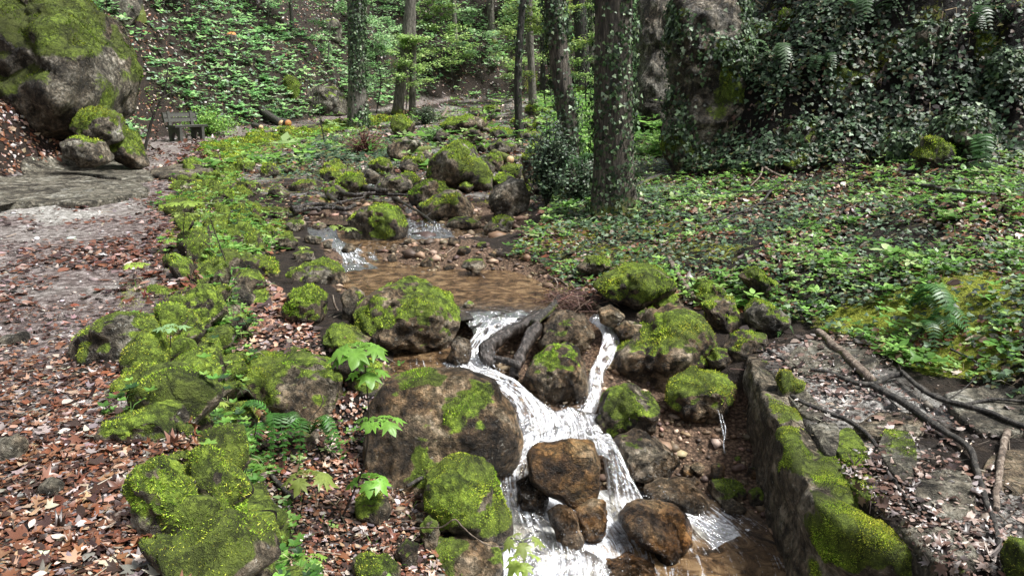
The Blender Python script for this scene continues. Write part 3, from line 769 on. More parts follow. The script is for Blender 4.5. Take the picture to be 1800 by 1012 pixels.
ROCKS = []
def rock(poly, label, zb=None, Y=None, depth=.8, moss=.5, brown=.3, sub=5, facet=15, rough=.17, wetz=None, name='boulder', cat='boulder', fuzz=1.0, seed=None, group=None, sink=.2, fl=.0135, tone=1.0, lime=.35, damp=.4, olive=None):
    seed = seed if seed is not None else len(ROCKS) * 13 + 5
    g = np.random.default_rng(seed)
    poly = np.array(poly, float)
    cx, cy = (poly.max(0) + poly.min(0)) / 2
    bot = poly[:, 1].max(); h = bot - poly[:, 1].min(); w = poly[:, 0].max() - poly[:, 0].min()
    bx = poly[poly[:, 1].argmax(), 0]
    if Y is None:
        f = at_z(cx, bot, zb) if zb is not None else hit(cx, bot)
        Y = f[1] + (f[1] / F) * w * .5 * depth * .75
    poly = poly.copy(); low = poly[:, 1] > cy; poly[low, 1] += (poly[low, 1] - cy) / (bot - cy) * h * sink
    C = at_y(cx, cy, Y)
    t = (C - CAM) @ np.array([0, CP, -SP])
    rel = (poly - [cx, cy]) * [1, -1] * t / F
    V0, T = ICO[sub]
    D = V0.copy()
    # radial profile of the outline
    ang = np.arctan2(D[:, 1], D[:, 0]); s = np.hypot(D[:, 0], D[:, 1])
    ta = np.linspace(-math.pi, math.pi, 361); rr = np.zeros(361)
    for i, a in enumerate(ta):
        dx, dy = math.cos(a), math.sin(a); best = 0
        for k in range(len(rel)):
            p, q = rel[k], rel[(k + 1) % len(rel)]; e = q - p
            den = dx * e[1] - dy * e[0]
            if abs(den) < 1e-12: continue
            tt = (p[0] * e[1] - p[1] * e[0]) / den; u = (p[0] * dy - p[1] * dx) / den
            if tt > 0 and -1e-6 <= u <= 1 + 1e-6: best = max(best, tt)
        rr[i] = best
    rr = np.maximum(rr, .15 * rr.max())
    kk = np.ones(9) / 9; rr = np.convolve(np.concatenate([rr[-5:-1], rr, rr[1:5]]), kk, 'valid')
    r = np.interp(ang, ta, rr)
    hw = .5 * (rel[:, 0].max() - rel[:, 0].min())
    U = D.copy()
    for k in range(facet):                                   # broken planes
        n = g.normal(size=3); n[2] = abs(n[2]) * 1.2; n /= np.linalg.norm(n)
        dd = g.uniform(.52, .88)
        over = np.maximum(U @ n - dd, 0)
        U = U - over[:, None] * n * .97
    sc = np.linalg.norm(U, axis=1)
    ss = np.where(s > 1e-6, np.hypot(U[:, 0], U[:, 1]) / np.maximum(s, 1e-6), 1)
    q = np.where(s > 0, s, 0) ** .72 * np.minimum(ss * 1.0, 1.0) ** .6
    V = np.stack([np.cos(ang) * r * q, np.sin(ang) * r * q, U[:, 2] * hw * depth], 1)
    right = np.array([1, 0, 0.]); up = np.array([0, SP, CP]); back = np.array([0, -1.0, 0])
    Wd = C + V[:, :1] * right + V[:, 1:2] * up + V[:, 2:] * back
    n, _ = vert_normals(Wd, T)
    S = 2 * hw
    disp = rough * S * (fbm(Wd / S, 2.0, 3, seed) * .7 + .75 * np.abs(fbm(Wd / S, 3.4, 3, seed + 7)) + .4 * np.abs(fbm(Wd / S, 8, 3, seed + 8)) - .25) + .014 * fbm(Wd, 14, 3, seed + 9)
    disp = disp * (.35 + .65 * np.abs(D[:, 2]) + .0)
    Wd = Wd + n * disp[:, None]
    n, fn = vert_normals(Wd, T)
    ms = smooth(-.3, .8, .85 * n[:, 2] + (moss - .6) * 2.0 + 1.6 * fbm(Wd / S, 3.0, 4, seed + 21) + .5 * fbm(Wd / S, 11, 3, seed + 22))
    ms = np.clip(ms * smooth(0, .25, moss), 0, 1)
    z0 = Wd[:, 2].min() + S * .12 if wetz is None else wetz
    wet = 1 - smooth(z0 + .02, z0 + .16, Wd[:, 2] + .08 * fbm(Wd, 5, 3, seed))
    ms *= 1 - .9 * wet
    if wetz is None: wet *= .3
    wet = np.maximum(wet, damp * np.clip(.7 + 1.2 * fbm(Wd / S, 2.5, 3, seed + 71), 0, 1))
    root = mesh_arrays(name, Wd, T, M['rock'], attrs={'moss': ms, 'wet': wet, 'brown': np.clip(brown + .6 * fbm(Wd / S, 2, 3, seed + 31), 0, 1),
        'olive': np.clip((.25 if olive is None else olive) + 1.1 * fbm(Wd, 2.6, 3, seed + 81), 0, 1)})
    recenter(root)
    tag(root, label, cat, group)
    ROCKS.append(root)
    if fuzz > 0 and moss > .1:
        area = np.linalg.norm(fn, axis=1) / 2
        fm = ms[T].mean(1); wgt = area * smooth(.45, .8, fm)
        cnt = int(min(26000, fuzz * wgt.sum() * 15000 / max(1, Y / 5.5) ** 1.6))
        if cnt > 250:
            fi = g.choice(len(T), cnt, p=wgt / wgt.sum())
            b = g.random((cnt, 2)); flip = b.sum(1) > 1; b[flip] = 1 - b[flip]
            tri = Wd[T[fi]]
            P = tri[:, 0] + b[:, :1] * (tri[:, 1] - tri[:, 0]) + b[:, 1:] * (tri[:, 2] - tri[:, 0])
            nn = fn[fi] / np.linalg.norm(fn[fi], axis=1)[:, None]
            moss_fuzz(P, nn, Y, root, seed, tone, fl, lime)
    return root
R_ = rock
# in the brook, near
R_([(745,880),(750,840),(775,815),(815,806),(850,818),(875,848),(900,900),(903,935),(870,945),(800,937),(770,915),(748,905)], 'steep boulder thickly cushioned in bright moss, left of the front white fall', zb=-1.22, depth=.9, moss=.72, brown=.2, facet=5, fuzz=1.5, lime=.9)
R_([(925,805),(935,787),(1000,777),(1052,780),(1064,810),(1068,852),(1050,874),(1000,882),(958,868),(932,840)], 'bare wet brown block standing between the two white falls', zb=-1.16, depth=.75, moss=0, brown=1.0, facet=9, rough=.07, wetz=-1.2, fuzz=0)
R_([(905,850),(925,835),(950,850),(965,880),(955,900),(920,905),(902,885)], 'small dark wet rock under the left edge of the brown block', zb=-1.28, depth=.9, moss=.05, brown=.4, sub=4, wetz=-.9, fuzz=0)
R_([(1005,900),(1040,882),(1070,885),(1076,915),(1062,945),(1032,952),(1010,932)], 'small tan wet stone below the brown block', zb=-1.37, depth=.9, moss=0, brown=.9, sub=4, wetz=-1.25, fuzz=0)
R_([(960,900),(985,890),(1010,905),(1030,945),(1010,968),(975,950)], 'low dark rock washed by the left fall', zb=-1.38, depth=.9, moss=0, brown=.4, sub=4, wetz=-.9, fuzz=0)
R_([(1085,915),(1110,897),(1160,893),(1200,905),(1236,940),(1230,962),(1190,982),(1160,976),(1120,952),(1090,936)], 'striped wet ochre boulder with water sheeting over it', zb=-1.4, depth=.9, moss=0, brown=.95, wetz=-1.28, fuzz=0)
R_([(1040,1020),(1065,997),(1108,988),(1150,994),(1178,1015),(1170,1045),(1050,1045)], 'half sunken brown boulder at the lowest frothy water', zb=-1.45, depth=.9, moss=0, brown=.8, sub=4, wetz=-1.2, fuzz=0)
R_([(1062,640),(1080,615),(1120,580),(1150,550),(1190,541),(1230,555),(1262,592),(1257,628),(1220,665),(1180,686),(1120,687),(1075,670)], 'largest boulder right of the cascades, domed moss cap above a dark brown face', zb=-.98, depth=.8, moss=.5, brown=.55, sub=6, facet=5, lime=.7)
R_([(918,660),(925,630),(960,605),(1000,596),(1030,613),(1042,650),(1036,690),(1010,716),(960,722),(930,702)], 'rounded dark boulder in mid stream with one moss streak and an orange side', zb=-1.0, depth=.9, moss=.28, brown=.5, wetz=-.93, lime=.3)
R_([(930,600),(948,568),(990,547),(1030,553),(1046,588),(1030,620),(965,622)], 'brown boulder behind the rounded dark mid-stream one', zb=-.72, depth=.8, moss=.3, brown=.6)
R_([(1048,715),(1064,690),(1095,678),(1130,688),(1168,718),(1166,760),(1120,772),(1070,766),(1050,745)], 'squat mossy boulder just below the largest boulder', zb=-1.08, depth=.9, moss=.52, brown=.4)
R_([(1170,690),(1190,665),(1230,645),(1280,648),(1303,675),(1301,712),(1270,737),(1235,747),(1200,737),(1174,712)], 'overhanging olive mossy boulder beside the stone wall, water dripping from it', zb=-.95, Y=6.15, depth=.8, moss=.6, brown=.6, sink=0)
R_([(1068,790),(1085,770),(1130,773),(1180,790),(1197,812),(1170,842),(1110,842),(1083,816)], 'dark angular rock under the squat mossy boulder', zb=-1.22, depth=.8, moss=.22, brown=.4, wetz=-1.15)
R_([(1130,862),(1165,848),(1220,850),(1248,880),(1240,908),(1180,903),(1140,888)], 'low dark wet rock lying in the brown pool', zb=-1.37, depth=.8, moss=.12, brown=.3, sub=4, wetz=-1.28)
R_([(1240,872),(1250,852),(1290,845),(1322,865),(1304,888),(1255,886)], 'small vivid green mossy stone at the foot of the trickle', zb=-1.36, depth=.9, moss=.7, brown=.4, sub=4, lime=.2)
R_([(1315,868),(1335,858),(1352,872),(1345,892),(1320,892)], 'little mossy stone wedged against the stone wall foot', zb=-1.36, depth=.9, moss=.6, sub=3)
R_([(1268,888),(1290,878),(1312,892),(1300,905),(1275,903)], 'tiny green stone half in the pool by the trickle', zb=-1.38, depth=.9, moss=.65, sub=3, lime=.2)
cob = [(1248,768,22,16),(1275,800,14,11),(1230,795,16,12),(1205,775,12,9),(1262,828,17,14),(1228,822,15,10),(1300,812,12,9),(1210,825,12,10),(1290,845,10,8),(1325,830,13,10),(1190,845,11,8),(1245,806,9,7),(1283,775,10,8),(1310,850,9,6),(1222,845,9,6),(1180,800,10,7)]
for i, (x, y, a, b) in enumerate(cob):
    gg = np.random.default_rng(i)
    R_([(x + a * (1 + .2 * gg.normal()) * math.cos(t), y - b * (1 + .2 * gg.normal()) * math.sin(t)) for t in np.linspace(0, 2 * math.pi, 9)[:-1]],
       'loose cobble on the dark gravel under the overhanging boulder', zb=-1.2 - .0012 * (y - 760), depth=.9, moss=.15 if i % 3 else .4, brown=.7, sub=3, name='cobble', cat='stone', group='cobbles beside the stone wall', fuzz=0)
# left of the brook
R_([(640,790),(648,720),(680,670),(740,655),(820,654),(872,672),(907,720),(922,765),(905,800),(870,832),(800,852),(720,852),(660,832)], 'broad brown boulder with a pale crack, biggest of the left bank', zb=-1.12, depth=.75, moss=.33, brown=.55, sub=6, facet=7, rough=.08, lime=.2)
R_([(618,545),(640,520),(678,505),(690,492),(715,486),(748,490),(764,506),(800,530),(817,560),(800,588),(760,612),(700,617),(650,612),(624,585)], 'tilted grey boulder with a moss knob on top, beside the upper pool', zb=-.7, depth=.75, moss=.42, brown=.35, sub=6, facet=7, lime=.5)
R_([(790,600),(805,590),(828,600),(835,625),(825,645),(795,648),(783,630)], 'small black wet rock splitting the upper cascade', zb=-.74, depth=.9, moss=.05, brown=.3, sub=4, wetz=-.5, fuzz=0)
R_([(812,535),(822,528),(838,533),(835,543),(815,543)], 'tiny mossy stone on the lip of the upper pool', zb=-.47, depth=.9, moss=.6, sub=3)
R_([(392,655),(450,625),(560,628),(605,645),(608,690),(590,738),(540,722),(470,716),(405,702)], 'overhanging ledge rock hung with dark green moss under the leaf pile', zb=-.9, depth=.9, moss=.62, brown=.3, facet=4, lime=.15)
R_([(590,650),(620,638),(660,640),(695,655),(698,690),(660,702),(610,700)], 'mossy ledge rock with a black hollow beneath it', zb=-.85, Y=6.2, depth=.8, moss=.6, brown=.4, sink=0)
R_([(585,690),(600,680),(614,690),(612,740),(598,755),(584,735)], 'narrow mossy rock pillar under the ledge', zb=-1.0, Y=6.0, depth=1.2, moss=.6, sub=4)
R_([(552,592),(578,575),(620,578),(658,598),(655,622),(600,622)], 'flat olive mossy stone at the end of the leaf pile', zb=-.55, depth=.9, moss=.75, brown=.4, lime=.4)
R_([(488,545),(508,512),(545,500),(576,520),(574,552),(545,572),(508,570)], 'round moss cushioned boulder above the leaf pile', zb=-.48, depth=.9, moss=.75, lime=.5)
R_([(392,530),(402,505),(430,500),(450,520),(448,545),(415,550)], 'bare grey stone poking from the leaf pile', zb=-.46, depth=.9, moss=.15, brown=.15, sub=4)
R_([(428,470),(448,446),(480,455),(492,485),(472,498),(435,488)], 'left of two mossy humps at the foot of the bank', zb=-.4, depth=.9, moss=.8, lime=.5)
R_([(478,485),(515,466),(560,455),(602,472),(617,497),(560,504),(500,504)], 'long low mossy hump beside the brown pool', zb=-.45, depth=.8, moss=.75, lime=.45)
R_([(595,520),(620,503),(642,515),(640,550),(620,565),(598,558)], 'dark split rock wedged left of the tilted boulder', zb=-.5, depth=.8, moss=.25, sub=4, brown=.3)
R_([(575,640),(600,610),(640,620),(645,650),(600,660)], 'small grey rock under the flat olive stone', zb=-.62, depth=.9, moss=.3, sub=4)
R_([(500,700+60),(530,752),(560,765),(560,790),(510,790)], 'dark rock behind the ferns below the ledge', zb=-1.0, depth=.9, moss=.3, sub=4)
R_([(615,880),(640,862),(672,868),(690,890),(685,915),(635,915)], 'low mossy stone on the sandy bank behind the seedlings', zb=-1.08, depth=.9, moss=.7, sub=4)
R_([(615,985),(640,980),(680,985),(708,1005),(700,1035),(630,1030)], 'mossy stone at the very front of the lower bank', zb=-1.12, depth=.9, moss=.75, sub=4, lime=.5)
R_([(720,985),(760,965),(840,968),(895,985),(880,1040),(740,1040)], 'flat greenish slab beneath the steep mossy boulder', zb=-1.3, depth=.9, moss=.35, brown=.5, sub=5)
R_([(690,960),(715,945),(740,960),(735,1000),(700,1005)], 'pale upright stone on the lower bank beside the flat slab', zb=-1.2, depth=.9, moss=.25, brown=.3, sub=4)
R_([(735,925),(752,905),(770,920),(775,960),(745,970)], 'small moss flecked stone touching the steep mossy boulder', zb=-1.2, depth=.9, moss=.45, sub=4)
# path edge
R_([(108,628),(130,590),(180,560),(230,551),(272,565),(287,600),(292,642),(240,645),(180,640),(130,644)], 'flat-topped kerb stone with yellow moss and a bare grey corner on the path edge', zb=-.02, depth=.7, moss=.62, brown=.1, fuzz=1.3, lime=.9, sink=.25, facet=5)
R_([(178,692),(200,662),(250,645),(302,658),(330,690),(285,703),(212,705)], 'low mossy kerb stone strewn with leaves, second along the path edge', zb=-.02, depth=.8, moss=.68, brown=.1, lime=.9, sink=.3)
R_([(160,758),(192,732),(250,720),(312,724),(334,752),(328,786),(270,790),(200,776)], 'squarish mossy kerb stone with an exposed grey front', zb=-.02, depth=.7, moss=.55, brown=.1, lime=.9, sink=.3)
R_([(208,862),(235,822),(275,803),(312,828),(345,880),(384,950),(310,962),(240,925)], 'spreading kerb rock under two-tone lime and yellow moss nearest the viewer', zb=-.05, depth=.6, moss=.75, brown=.1, fuzz=2.2, lime=.8, sink=.2)
R_([(318,805),(335,785),(362,786),(402,845),(432,905),(446,972),(424,984),(392,925),(352,862)], 'steep mossy wall corner dropping to the leafy bank', zb=-.2, depth=.8, moss=.8, brown=.1, fuzz=2.0, lime=.8)
R_([(-30,800),(-20,770),(25,765),(45,785),(30,810),(-20,815)], 'white bare stone set in the leafy path', zb=0, depth=.8, moss=0, brown=0, sub=4, name='stone', cat='stone', fuzz=0, sink=.5)
R_([(-30,610),(0,590),(40,585),(52,600),(30,612)], 'grey bare stone showing through the muddy path', zb=0, depth=.8, moss=0, brown=0, sub=4, name='stone', cat='stone', fuzz=0, sink=.6)
R_([(118,660),(135,650),(158,652),(160,662),(135,667)], 'small pale pebble by the kerb stones', zb=0, depth=.8, moss=0, brown=0, sub=3, name='stone', cat='stone', fuzz=0)
R_([(60,860),(85,840),(110,850),(105,875),(75,885)], 'grey rounded pebble among the front leaves', zb=0, depth=.8, moss=0, brown=0, sub=3, name='stone', cat='stone', fuzz=0, sink=.4)
# left cliff and path rocks
R_([(-160,240),(-160,-120),(60,-160),(120,-60),(152,5),(180,56),(216,98),(222,150),(214,200),(150,225),(60,235)], 'huge mossy rock outcrop towering over the path bend', Y=17.5, depth=.8, moss=.62, brown=.15, sub=6, facet=26, rough=.26, fuzz=1.2, tone=.36, damp=.95, olive=.75, sink=.1, name='rock_outcrop', cat='rock outcrop', lime=.2)
R_([(118,225),(138,186),(180,180),(210,200),(216,240),(165,250)], 'mossy boulder at the foot of the big outcrop', Y=16.2, depth=.9, moss=.62, brown=.1, tone=.65, damp=.6)
R_([(130,232),(155,212),(200,212),(235,235),(262,282),(225,284),(180,262)], 'tapering mossy rock running down to the path bend', Y=16.6, depth=.8, moss=.55, brown=.1, tone=.65, damp=.6)
R_([(95,252),(130,240),(175,250),(192,278),(150,288),(105,275)], 'flat grey topped rock at the edge of the leaf slope', Y=15.0, depth=.9, moss=.35, brown=.05)
# upstream
R_([(608,385),(630,365),(660,357),(700,365),(719,395),(713,412),(670,420),(623,414)], 'dome-shaped mossy boulder standing in the brook before the driftwood', zb=-.4, depth=.9, moss=.58, brown=.3, facet=3, lime=.7)
R_([(714,340),(725,325),(755,314),(787,329),(797,345),(770,357),(720,356)], 'dark mossy boulder right of the driftwood', zb=-.2, depth=.9, moss=.48, brown=.4)
R_([(725,364),(758,347),(794,334),(820,336),(835,361),(828,379),(772,384),(736,375)], 'two-tone boulder, bare left half and yellow moss cap on the right', zb=-.3, depth=.8, moss=.38, brown=.3)
R_([(850,358),(868,331),(897,313),(920,316),(930,344),(924,374),(883,379),(854,371)], 'pale topped bare boulder beside the ivy trees', zb=-.25, depth=.9, moss=.12, brown=.15, facet=8)
R_([(842,404),(863,386),(891,375),(912,383),(902,403),(888,415),(857,414)], 'wedge-shaped dark boulder at the right end of the upper pool', zb=-.4, depth=.9, moss=.3, brown=.2)
R_([(784,393),(799,381),(827,385),(849,392),(828,402),(794,401)], 'low green stone between the pool and the two-tone boulder', zb=-.38, depth=.9, moss=.55, sub=4)
R_([(747,303),(756,281),(783,259),(811,244),(834,259),(845,278),(864,298),(869,321),(838,328),(794,325),(756,313)], 'tall rounded mossy boulder with a fern at its foot', zb=-.1, depth=.8, moss=.55, brown=.3, facet=4)
R_([(849,283),(861,266),(878,266),(888,283),(881,299),(858,299)], 'mossy boulder next to the pale log end', zb=-.02, depth=.9, moss=.65, sub=4)
R_([(675,255),(691,241),(716,238),(742,253),(732,263),(711,277),(686,271)], 'bare topped boulder behind the red shrub', zb=.1, depth=.9, moss=.4, sub=4)
R_([(678,224),(691,203),(711,202),(734,219),(725,233),(697,238)], 'egg-shaped mossy boulder behind the leaning trunks', zb=.35, depth=.9, moss=.68, sub=4)
R_([(768,220),(790,206),(830,203),(861,210),(864,224),(820,232),(783,229)], 'long mossy boulder below the far path', zb=.4, depth=.7, moss=.62, sub=4)
R_([(810,234),(827,223),(845,227),(854,242),(840,253),(815,248)], 'dark half mossy boulder in front of the long one', zb=.25, depth=.9, moss=.45, sub=4)
R_([(584,315),(610,300),(636,307),(646,325),(620,344),(594,341)], 'bright mossy rock left of the narrow trickle', zb=-.18, depth=.9, moss=.72, lime=.7)
R_([(566,335),(591,323),(612,336),(614,352),(585,352)], 'grey and green rock before the bright mossy rock', zb=-.22, depth=.9, moss=.45, sub=4)
R_([(628,301),(652,296),(668,308),(660,322),(640,320)], 'smooth grey boulder above the narrow trickle', zb=-.05, depth=.9, moss=.12, brown=0, sub=4)
R_([(668,322),(680,309),(705,305),(724,317),(728,336),(691,342),(670,336)], 'grey lichened boulder right of the narrow trickle', zb=-.18, depth=.9, moss=.25, brown=.1)
R_([(506,327),(527,316),(552,318),(557,331),(536,341),(509,339)], 'flat topped green rock below the far mossy wall', zb=-.18, depth=.9, moss=.5, sub=4)
R_([(468,330),(485,322),(510,340),(500,351),(472,350)], 'dark rock slab at the end of the bank', zb=-.2, depth=.9, moss=.35, sub=4)
R_([(542,304),(563,299),(586,303),(584,312),(546,312)], 'flat yellow mossy stone among dead leaves', zb=-.1, depth=.9, moss=.85, sub=3, lime=.7)
R_([(800,329),(819,318),(838,328),(826,336)], 'small mossy stone below the fern', zb=-.15, depth=.9, moss=.7, sub=3)
R_([(917,272),(930,259),(946,264),(954,283),(957,335),(940,350),(920,335)], 'upright mossy rock half covered by ivy', zb=-.2, depth=.9, moss=.5, brown=.5)
R_([(598,440),(605,428),(619,430),(628,437),(617,445)], 'small round grey stone in the left riffle', zb=-.43, depth=.9, moss=.2, sub=3)
R_([(735,270),(748,262),(762,272),(756,284),(738,284)], 'small grey stone behind the tall rounded boulder', zb=.05, depth=.9, moss=.1, sub=3)
R_([(700,292),(718,280),(735,290),(730,303),(708,305)], 'mid grey stone left of the tall rounded boulder', zb=-.05, depth=.9, moss=.25, sub=3)
R_([(805,470),(822,455),(850,457),(858,470),(830,478)], 'low green stone at the rim of the gravel bar', zb=-.4, depth=.8, moss=.5, sub=4)
far = [(880,235,26,12,.5,'pale flat rock beside the thin dark trunk'),(915,215,22,10,.5,'mossy rock upstream of the thin dark trunk'),(955,222,26,14,.6,'mossy mound left of the far ivy trunk'),
       (960,200,20,9,.55,'far mossy rock in the shade by the ivy trunk'),(895,262,16,9,.3,'grey rock before the thin dark trunk'),(935,240,20,11,.55,'mossy rock right of the thin dark trunk'),
       (775,242,16,9,.3,'small grey rock before the long mossy boulder'),(760,228,12,7,.5,'small mossy rock beside the evergreen bush'),(865,192,20,8,.45,'mossy rock under the far path bend'),
       (905,280,14,8,.5,'mossy stone in front of the sawn log end'),(640,345,12,7,.3,'little stone under the narrow trickle'),(700,240,10,6,.4,'little stone beside the bare topped boulder'),
       (795,265,14,7,.4,'little stone behind the tall fern boulder'),(845,262,10,7,.3,'small stone between two mossy boulders')]
for i, (x, y, a, b, ms, lb) in enumerate(far):
    gg = np.random.default_rng(i + 50)
    R_([(x + a * (1 + .15 * gg.normal()) * math.cos(t), y - b * (1 + .2 * gg.normal()) * math.sin(t)) for t in np.linspace(0, 2 * math.pi, 10)[:-1]], lb, depth=.9, moss=ms, brown=.1, sub=4)
for i, (x, y, a, b, ms) in enumerate([(520,395,22,12,.5),(548,420,16,10,.6),(505,425,20,14,.6),(470,410,16,14,.7),(535,450,20,11,.6),(455,375,16,14,.65),(490,372,18,10,.5),(440,330,18,14,.65),(470,300,20,13,.6),
                                      (430,290,22,14,.65),(410,420,18,14,.65),(560,398,14,8,.4),(545,370,16,8,.4),(425,390,14,16,.6),(395,345,16,14,.65),(510,300,18,9,.5),(455,440,18,14,.7),(575,430,10,6,.3)]):
    gg = np.random.default_rng(i + 300)
    R_([(x + a * (1 + .15 * gg.normal()) * math.cos(t), y - b * (1 + .2 * gg.normal()) * math.sin(t)) for t in np.linspace(0, 2 * math.pi, 10)[:-1]], 'mossy stone in the green tangle of the bank below the path', depth=.9, moss=ms, brown=.3, sub=4, name='mossy_stone', cat='stone', group='mossy stones of the left bank', lime=.6)
gg = np.random.default_rng(77); k_ = 0
while k_ < 42:
    x, y = gg.uniform(470, 990), gg.uniform(195, 345)
    if y < 215 and x < 660 or (x - 800) ** 2 / 900 + (y - 290) ** 2 / 700 < 1.5 and k_ % 2: continue
    h_ = hit(x, y); X_, Z_ = key_vals(np.array([h_[1]]))
    if h_[0] < X_[3][0] + .3 or h_[0] > 2.6 or floor_dist(np.array([h_[0]]), np.array([h_[1]]))[0] > 0: continue
    k_ += 1; a = gg.uniform(.12, .42) * F / h_[1] * .8; b = a * gg.uniform(.55, .8)
    R_([(x + a * (1 + .18 * gg.normal()) * math.cos(t), y - b * .6 - b * (1 + .2 * gg.normal()) * math.sin(t)) for t in np.linspace(0, 2 * math.pi, 10)[:-1]], 'mossy boulder among the many strewn over the upstream bed', depth=.9, moss=gg.choice([.2, .45, .6, .7]), brown=.15, sub=4, group='boulders of the upstream bed', lime=.6)
cob = [(660,462,13,7),(690,455,11,7),(705,470,12,6),(735,440,14,8),(752,462,15,9),(775,452,17,9),(790,470,12,6),(760,480,14,7),(815,440,12,7),(838,455,13,7),(720,425,12,7),(800,425,13,8),(846,432,12,7),(690,440,9,5),(745,425,8,5),(770,470,8,5),(820,465,9,5),(730,470,8,5),(870,448,10,6),(780,435,9,5)]
for i, (x, y, a, b) in enumerate(cob):
    gg = np.random.default_rng(i + 500)
    R_([(x + a * (1 + .2 * gg.normal()) * math.cos(t), y - b * (1 + .2 * gg.normal()) * math.sin(t)) for t in np.linspace(0, 2 * math.pi, 9)[:-1]],
       'wet cobble lying on the gravel bar of the upper pool', depth=.9, moss=.05 if i % 4 else .45, brown=.6, sub=3, name='cobble', cat='stone', group='cobbles on the gravel bar', fuzz=0, damp=.4)
# right bank
R_([(1012,470),(1033,452),(1067,452),(1080,467),(1058,479),(1020,479)], 'small bright mossy mound at the front of the ivy bank', zb=-.28, depth=.9, moss=.85, lime=.7)
R_([(1038,505),(1062,482),(1108,467),(1146,470),(1180,489),(1191,505),(1167,526),(1117,540),(1068,525)], 'wide mossy mound with a fern in front', zb=-.42, depth=.7, moss=.8, brown=.4, lime=.45)
R_([(1215,519),(1233,496),(1258,495),(1291,517),(1265,534),(1225,534)], 'brown mossy rock right of the leaning pole', zb=-.42, depth=.9, moss=.6, brown=.6)
R_([(1145,533),(1164,518),(1190,518),(1209,537),(1180,550),(1151,546)], 'rounded mossy rock just above the largest boulder', zb=-.48, depth=.9, moss=.75, lime=.5)
R_([(1230,535),(1252,521),(1290,520),(1308,544),(1314,575),(1283,588),(1248,572)], 'dark mossy boulder in the middle of the right bank group', zb=-.6, depth=.8, moss=.5, brown=.55)
R_([(1304,546),(1327,523),(1357,527),(1374,547),(1399,562),(1388,575),(1356,588),(1326,584),(1308,568)], 'grey veined boulder with a mossy right shoulder', zb=-.55, depth=.8, moss=.3, brown=.05)
R_([(1298,488),(1317,471),(1343,471),(1369,497),(1352,518),(1320,508)], 'brownish moss tussock rock inside the ivy', zb=-.3, depth=.9, moss=.8, brown=.5, lime=.2)
R_([(1272,610),(1288,586),(1311,580),(1354,592),(1358,604),(1324,620),(1293,632)], 'dark low mossy boulder at the upper end of the stone wall', zb=-.68, depth=.8, moss=.58, brown=.4)
R_([(1236,630),(1255,613),(1279,613),(1291,631),(1268,648),(1242,648)], 'small mossy rock tucked behind the largest boulder', zb=-.75, depth=.9, moss=.5, sub=4)
R_([(1048,546),(1072,536),(1102,556),(1082,575),(1055,565)], 'tan wet rock beside the thin fall', zb=-.52, depth=.9, moss=.05, brown=.6, sub=4, fuzz=0)
R_([(1076,580),(1100,563),(1133,572),(1113,592),(1086,596)], 'tan rock with a green spot left of the largest boulder', zb=-.6, depth=.9, moss=.22, brown=.6, sub=4)
R_([(1117,555),(1136,541),(1160,556),(1138,568)], 'small ochre stone at the back of the largest boulder', zb=-.5, depth=.9, moss=.3, brown=.6, sub=4)
R_([(1360,668),(1372,650),(1392,654),(1400,668),(1418,672),(1415,690),(1372,690)], 'two-lobed lime moss cushion on the flat wall top', zb=-.62, depth=.8, moss=.95, sub=4, lime=1.0, fuzz=1.5, sink=.4)
R_([(1765,985),(1785,950),(1840,960),(1850,1040),(1790,1040)], 'moss covered rock in the very front corner of the wall top', zb=-.72, depth=.9, moss=.85, sub=4, lime=.6, sink=.3)
R_([(1430,340),(1460,318),(1530,312),(1545,330),(1510,348),(1450,352)], 'long moss and lichen block at the foot of the dark slope', zb=.02, depth=.8, moss=.6, brown=.5, lime=.8)
R_([(1385,335),(1400,318),(1425,322),(1430,338),(1405,345)], 'small mossy stone at the dark slope foot', zb=.05, depth=.9, moss=.8, sub=4)
CRAGS = []
CRAGS.append(R_([(1172,-70),(1225,-90),(1300,-70),(1320,80),(1310,260),(1250,290),(1185,285),(1160,230),(1178,150),(1165,60)], 'tall ivy hung crag at the inner edge of the slope, next to the grey cliff', Y=15.4, depth=.8, moss=.5, brown=.2, sub=6, tone=.6, olive=.5, name='crag', cat='crag', damp=.8, sink=.1, facet=22, rough=.2))
crag = [(1500,150,95,75,.45,'biggest dark crag bulging from the middle of the slope'),(1330,70,60,48,.4,'dark crag high at the inner part of the slope'),(1640,75,75,50,.4,'dark crag under the slope top at the outer part'),
        (1420,250,62,44,.5,'low mossy crag over the foot of the slope'),(1240,190,42,60,.45,'crag beside the grey cliff'),(1700,230,60,60,.4,'black crag at the outer end of the slope'),(1590,255,50,36,.45,'small crag above the long mossy block'),
        (1440,30,60,30,.4,'crag on the slope top, behind the dark hollow'),(1225,60,36,50,.5,'mossy crag at the top of the inner slope edge'),(1770,120,40,50,.5,'crag at the frame side, high on the slope')]
for i, (x, y, a, b, ms, lb) in enumerate(crag):
    gg = np.random.default_rng(i + 190)
    a *= .75; b *= .75
    CRAGS.append(R_([(x + a * (1 + .2 * gg.normal()) * math.cos(t), y - b * (1 + .2 * gg.normal()) * math.sin(t)) for t in np.linspace(0, 2 * math.pi, 12)[:-1]], lb,
       depth=.9, moss=ms, brown=.2, sub=5, tone=.6, olive=.5, name='crag', cat='crag', damp=.8, sink=.2, facet=20, rough=.22))
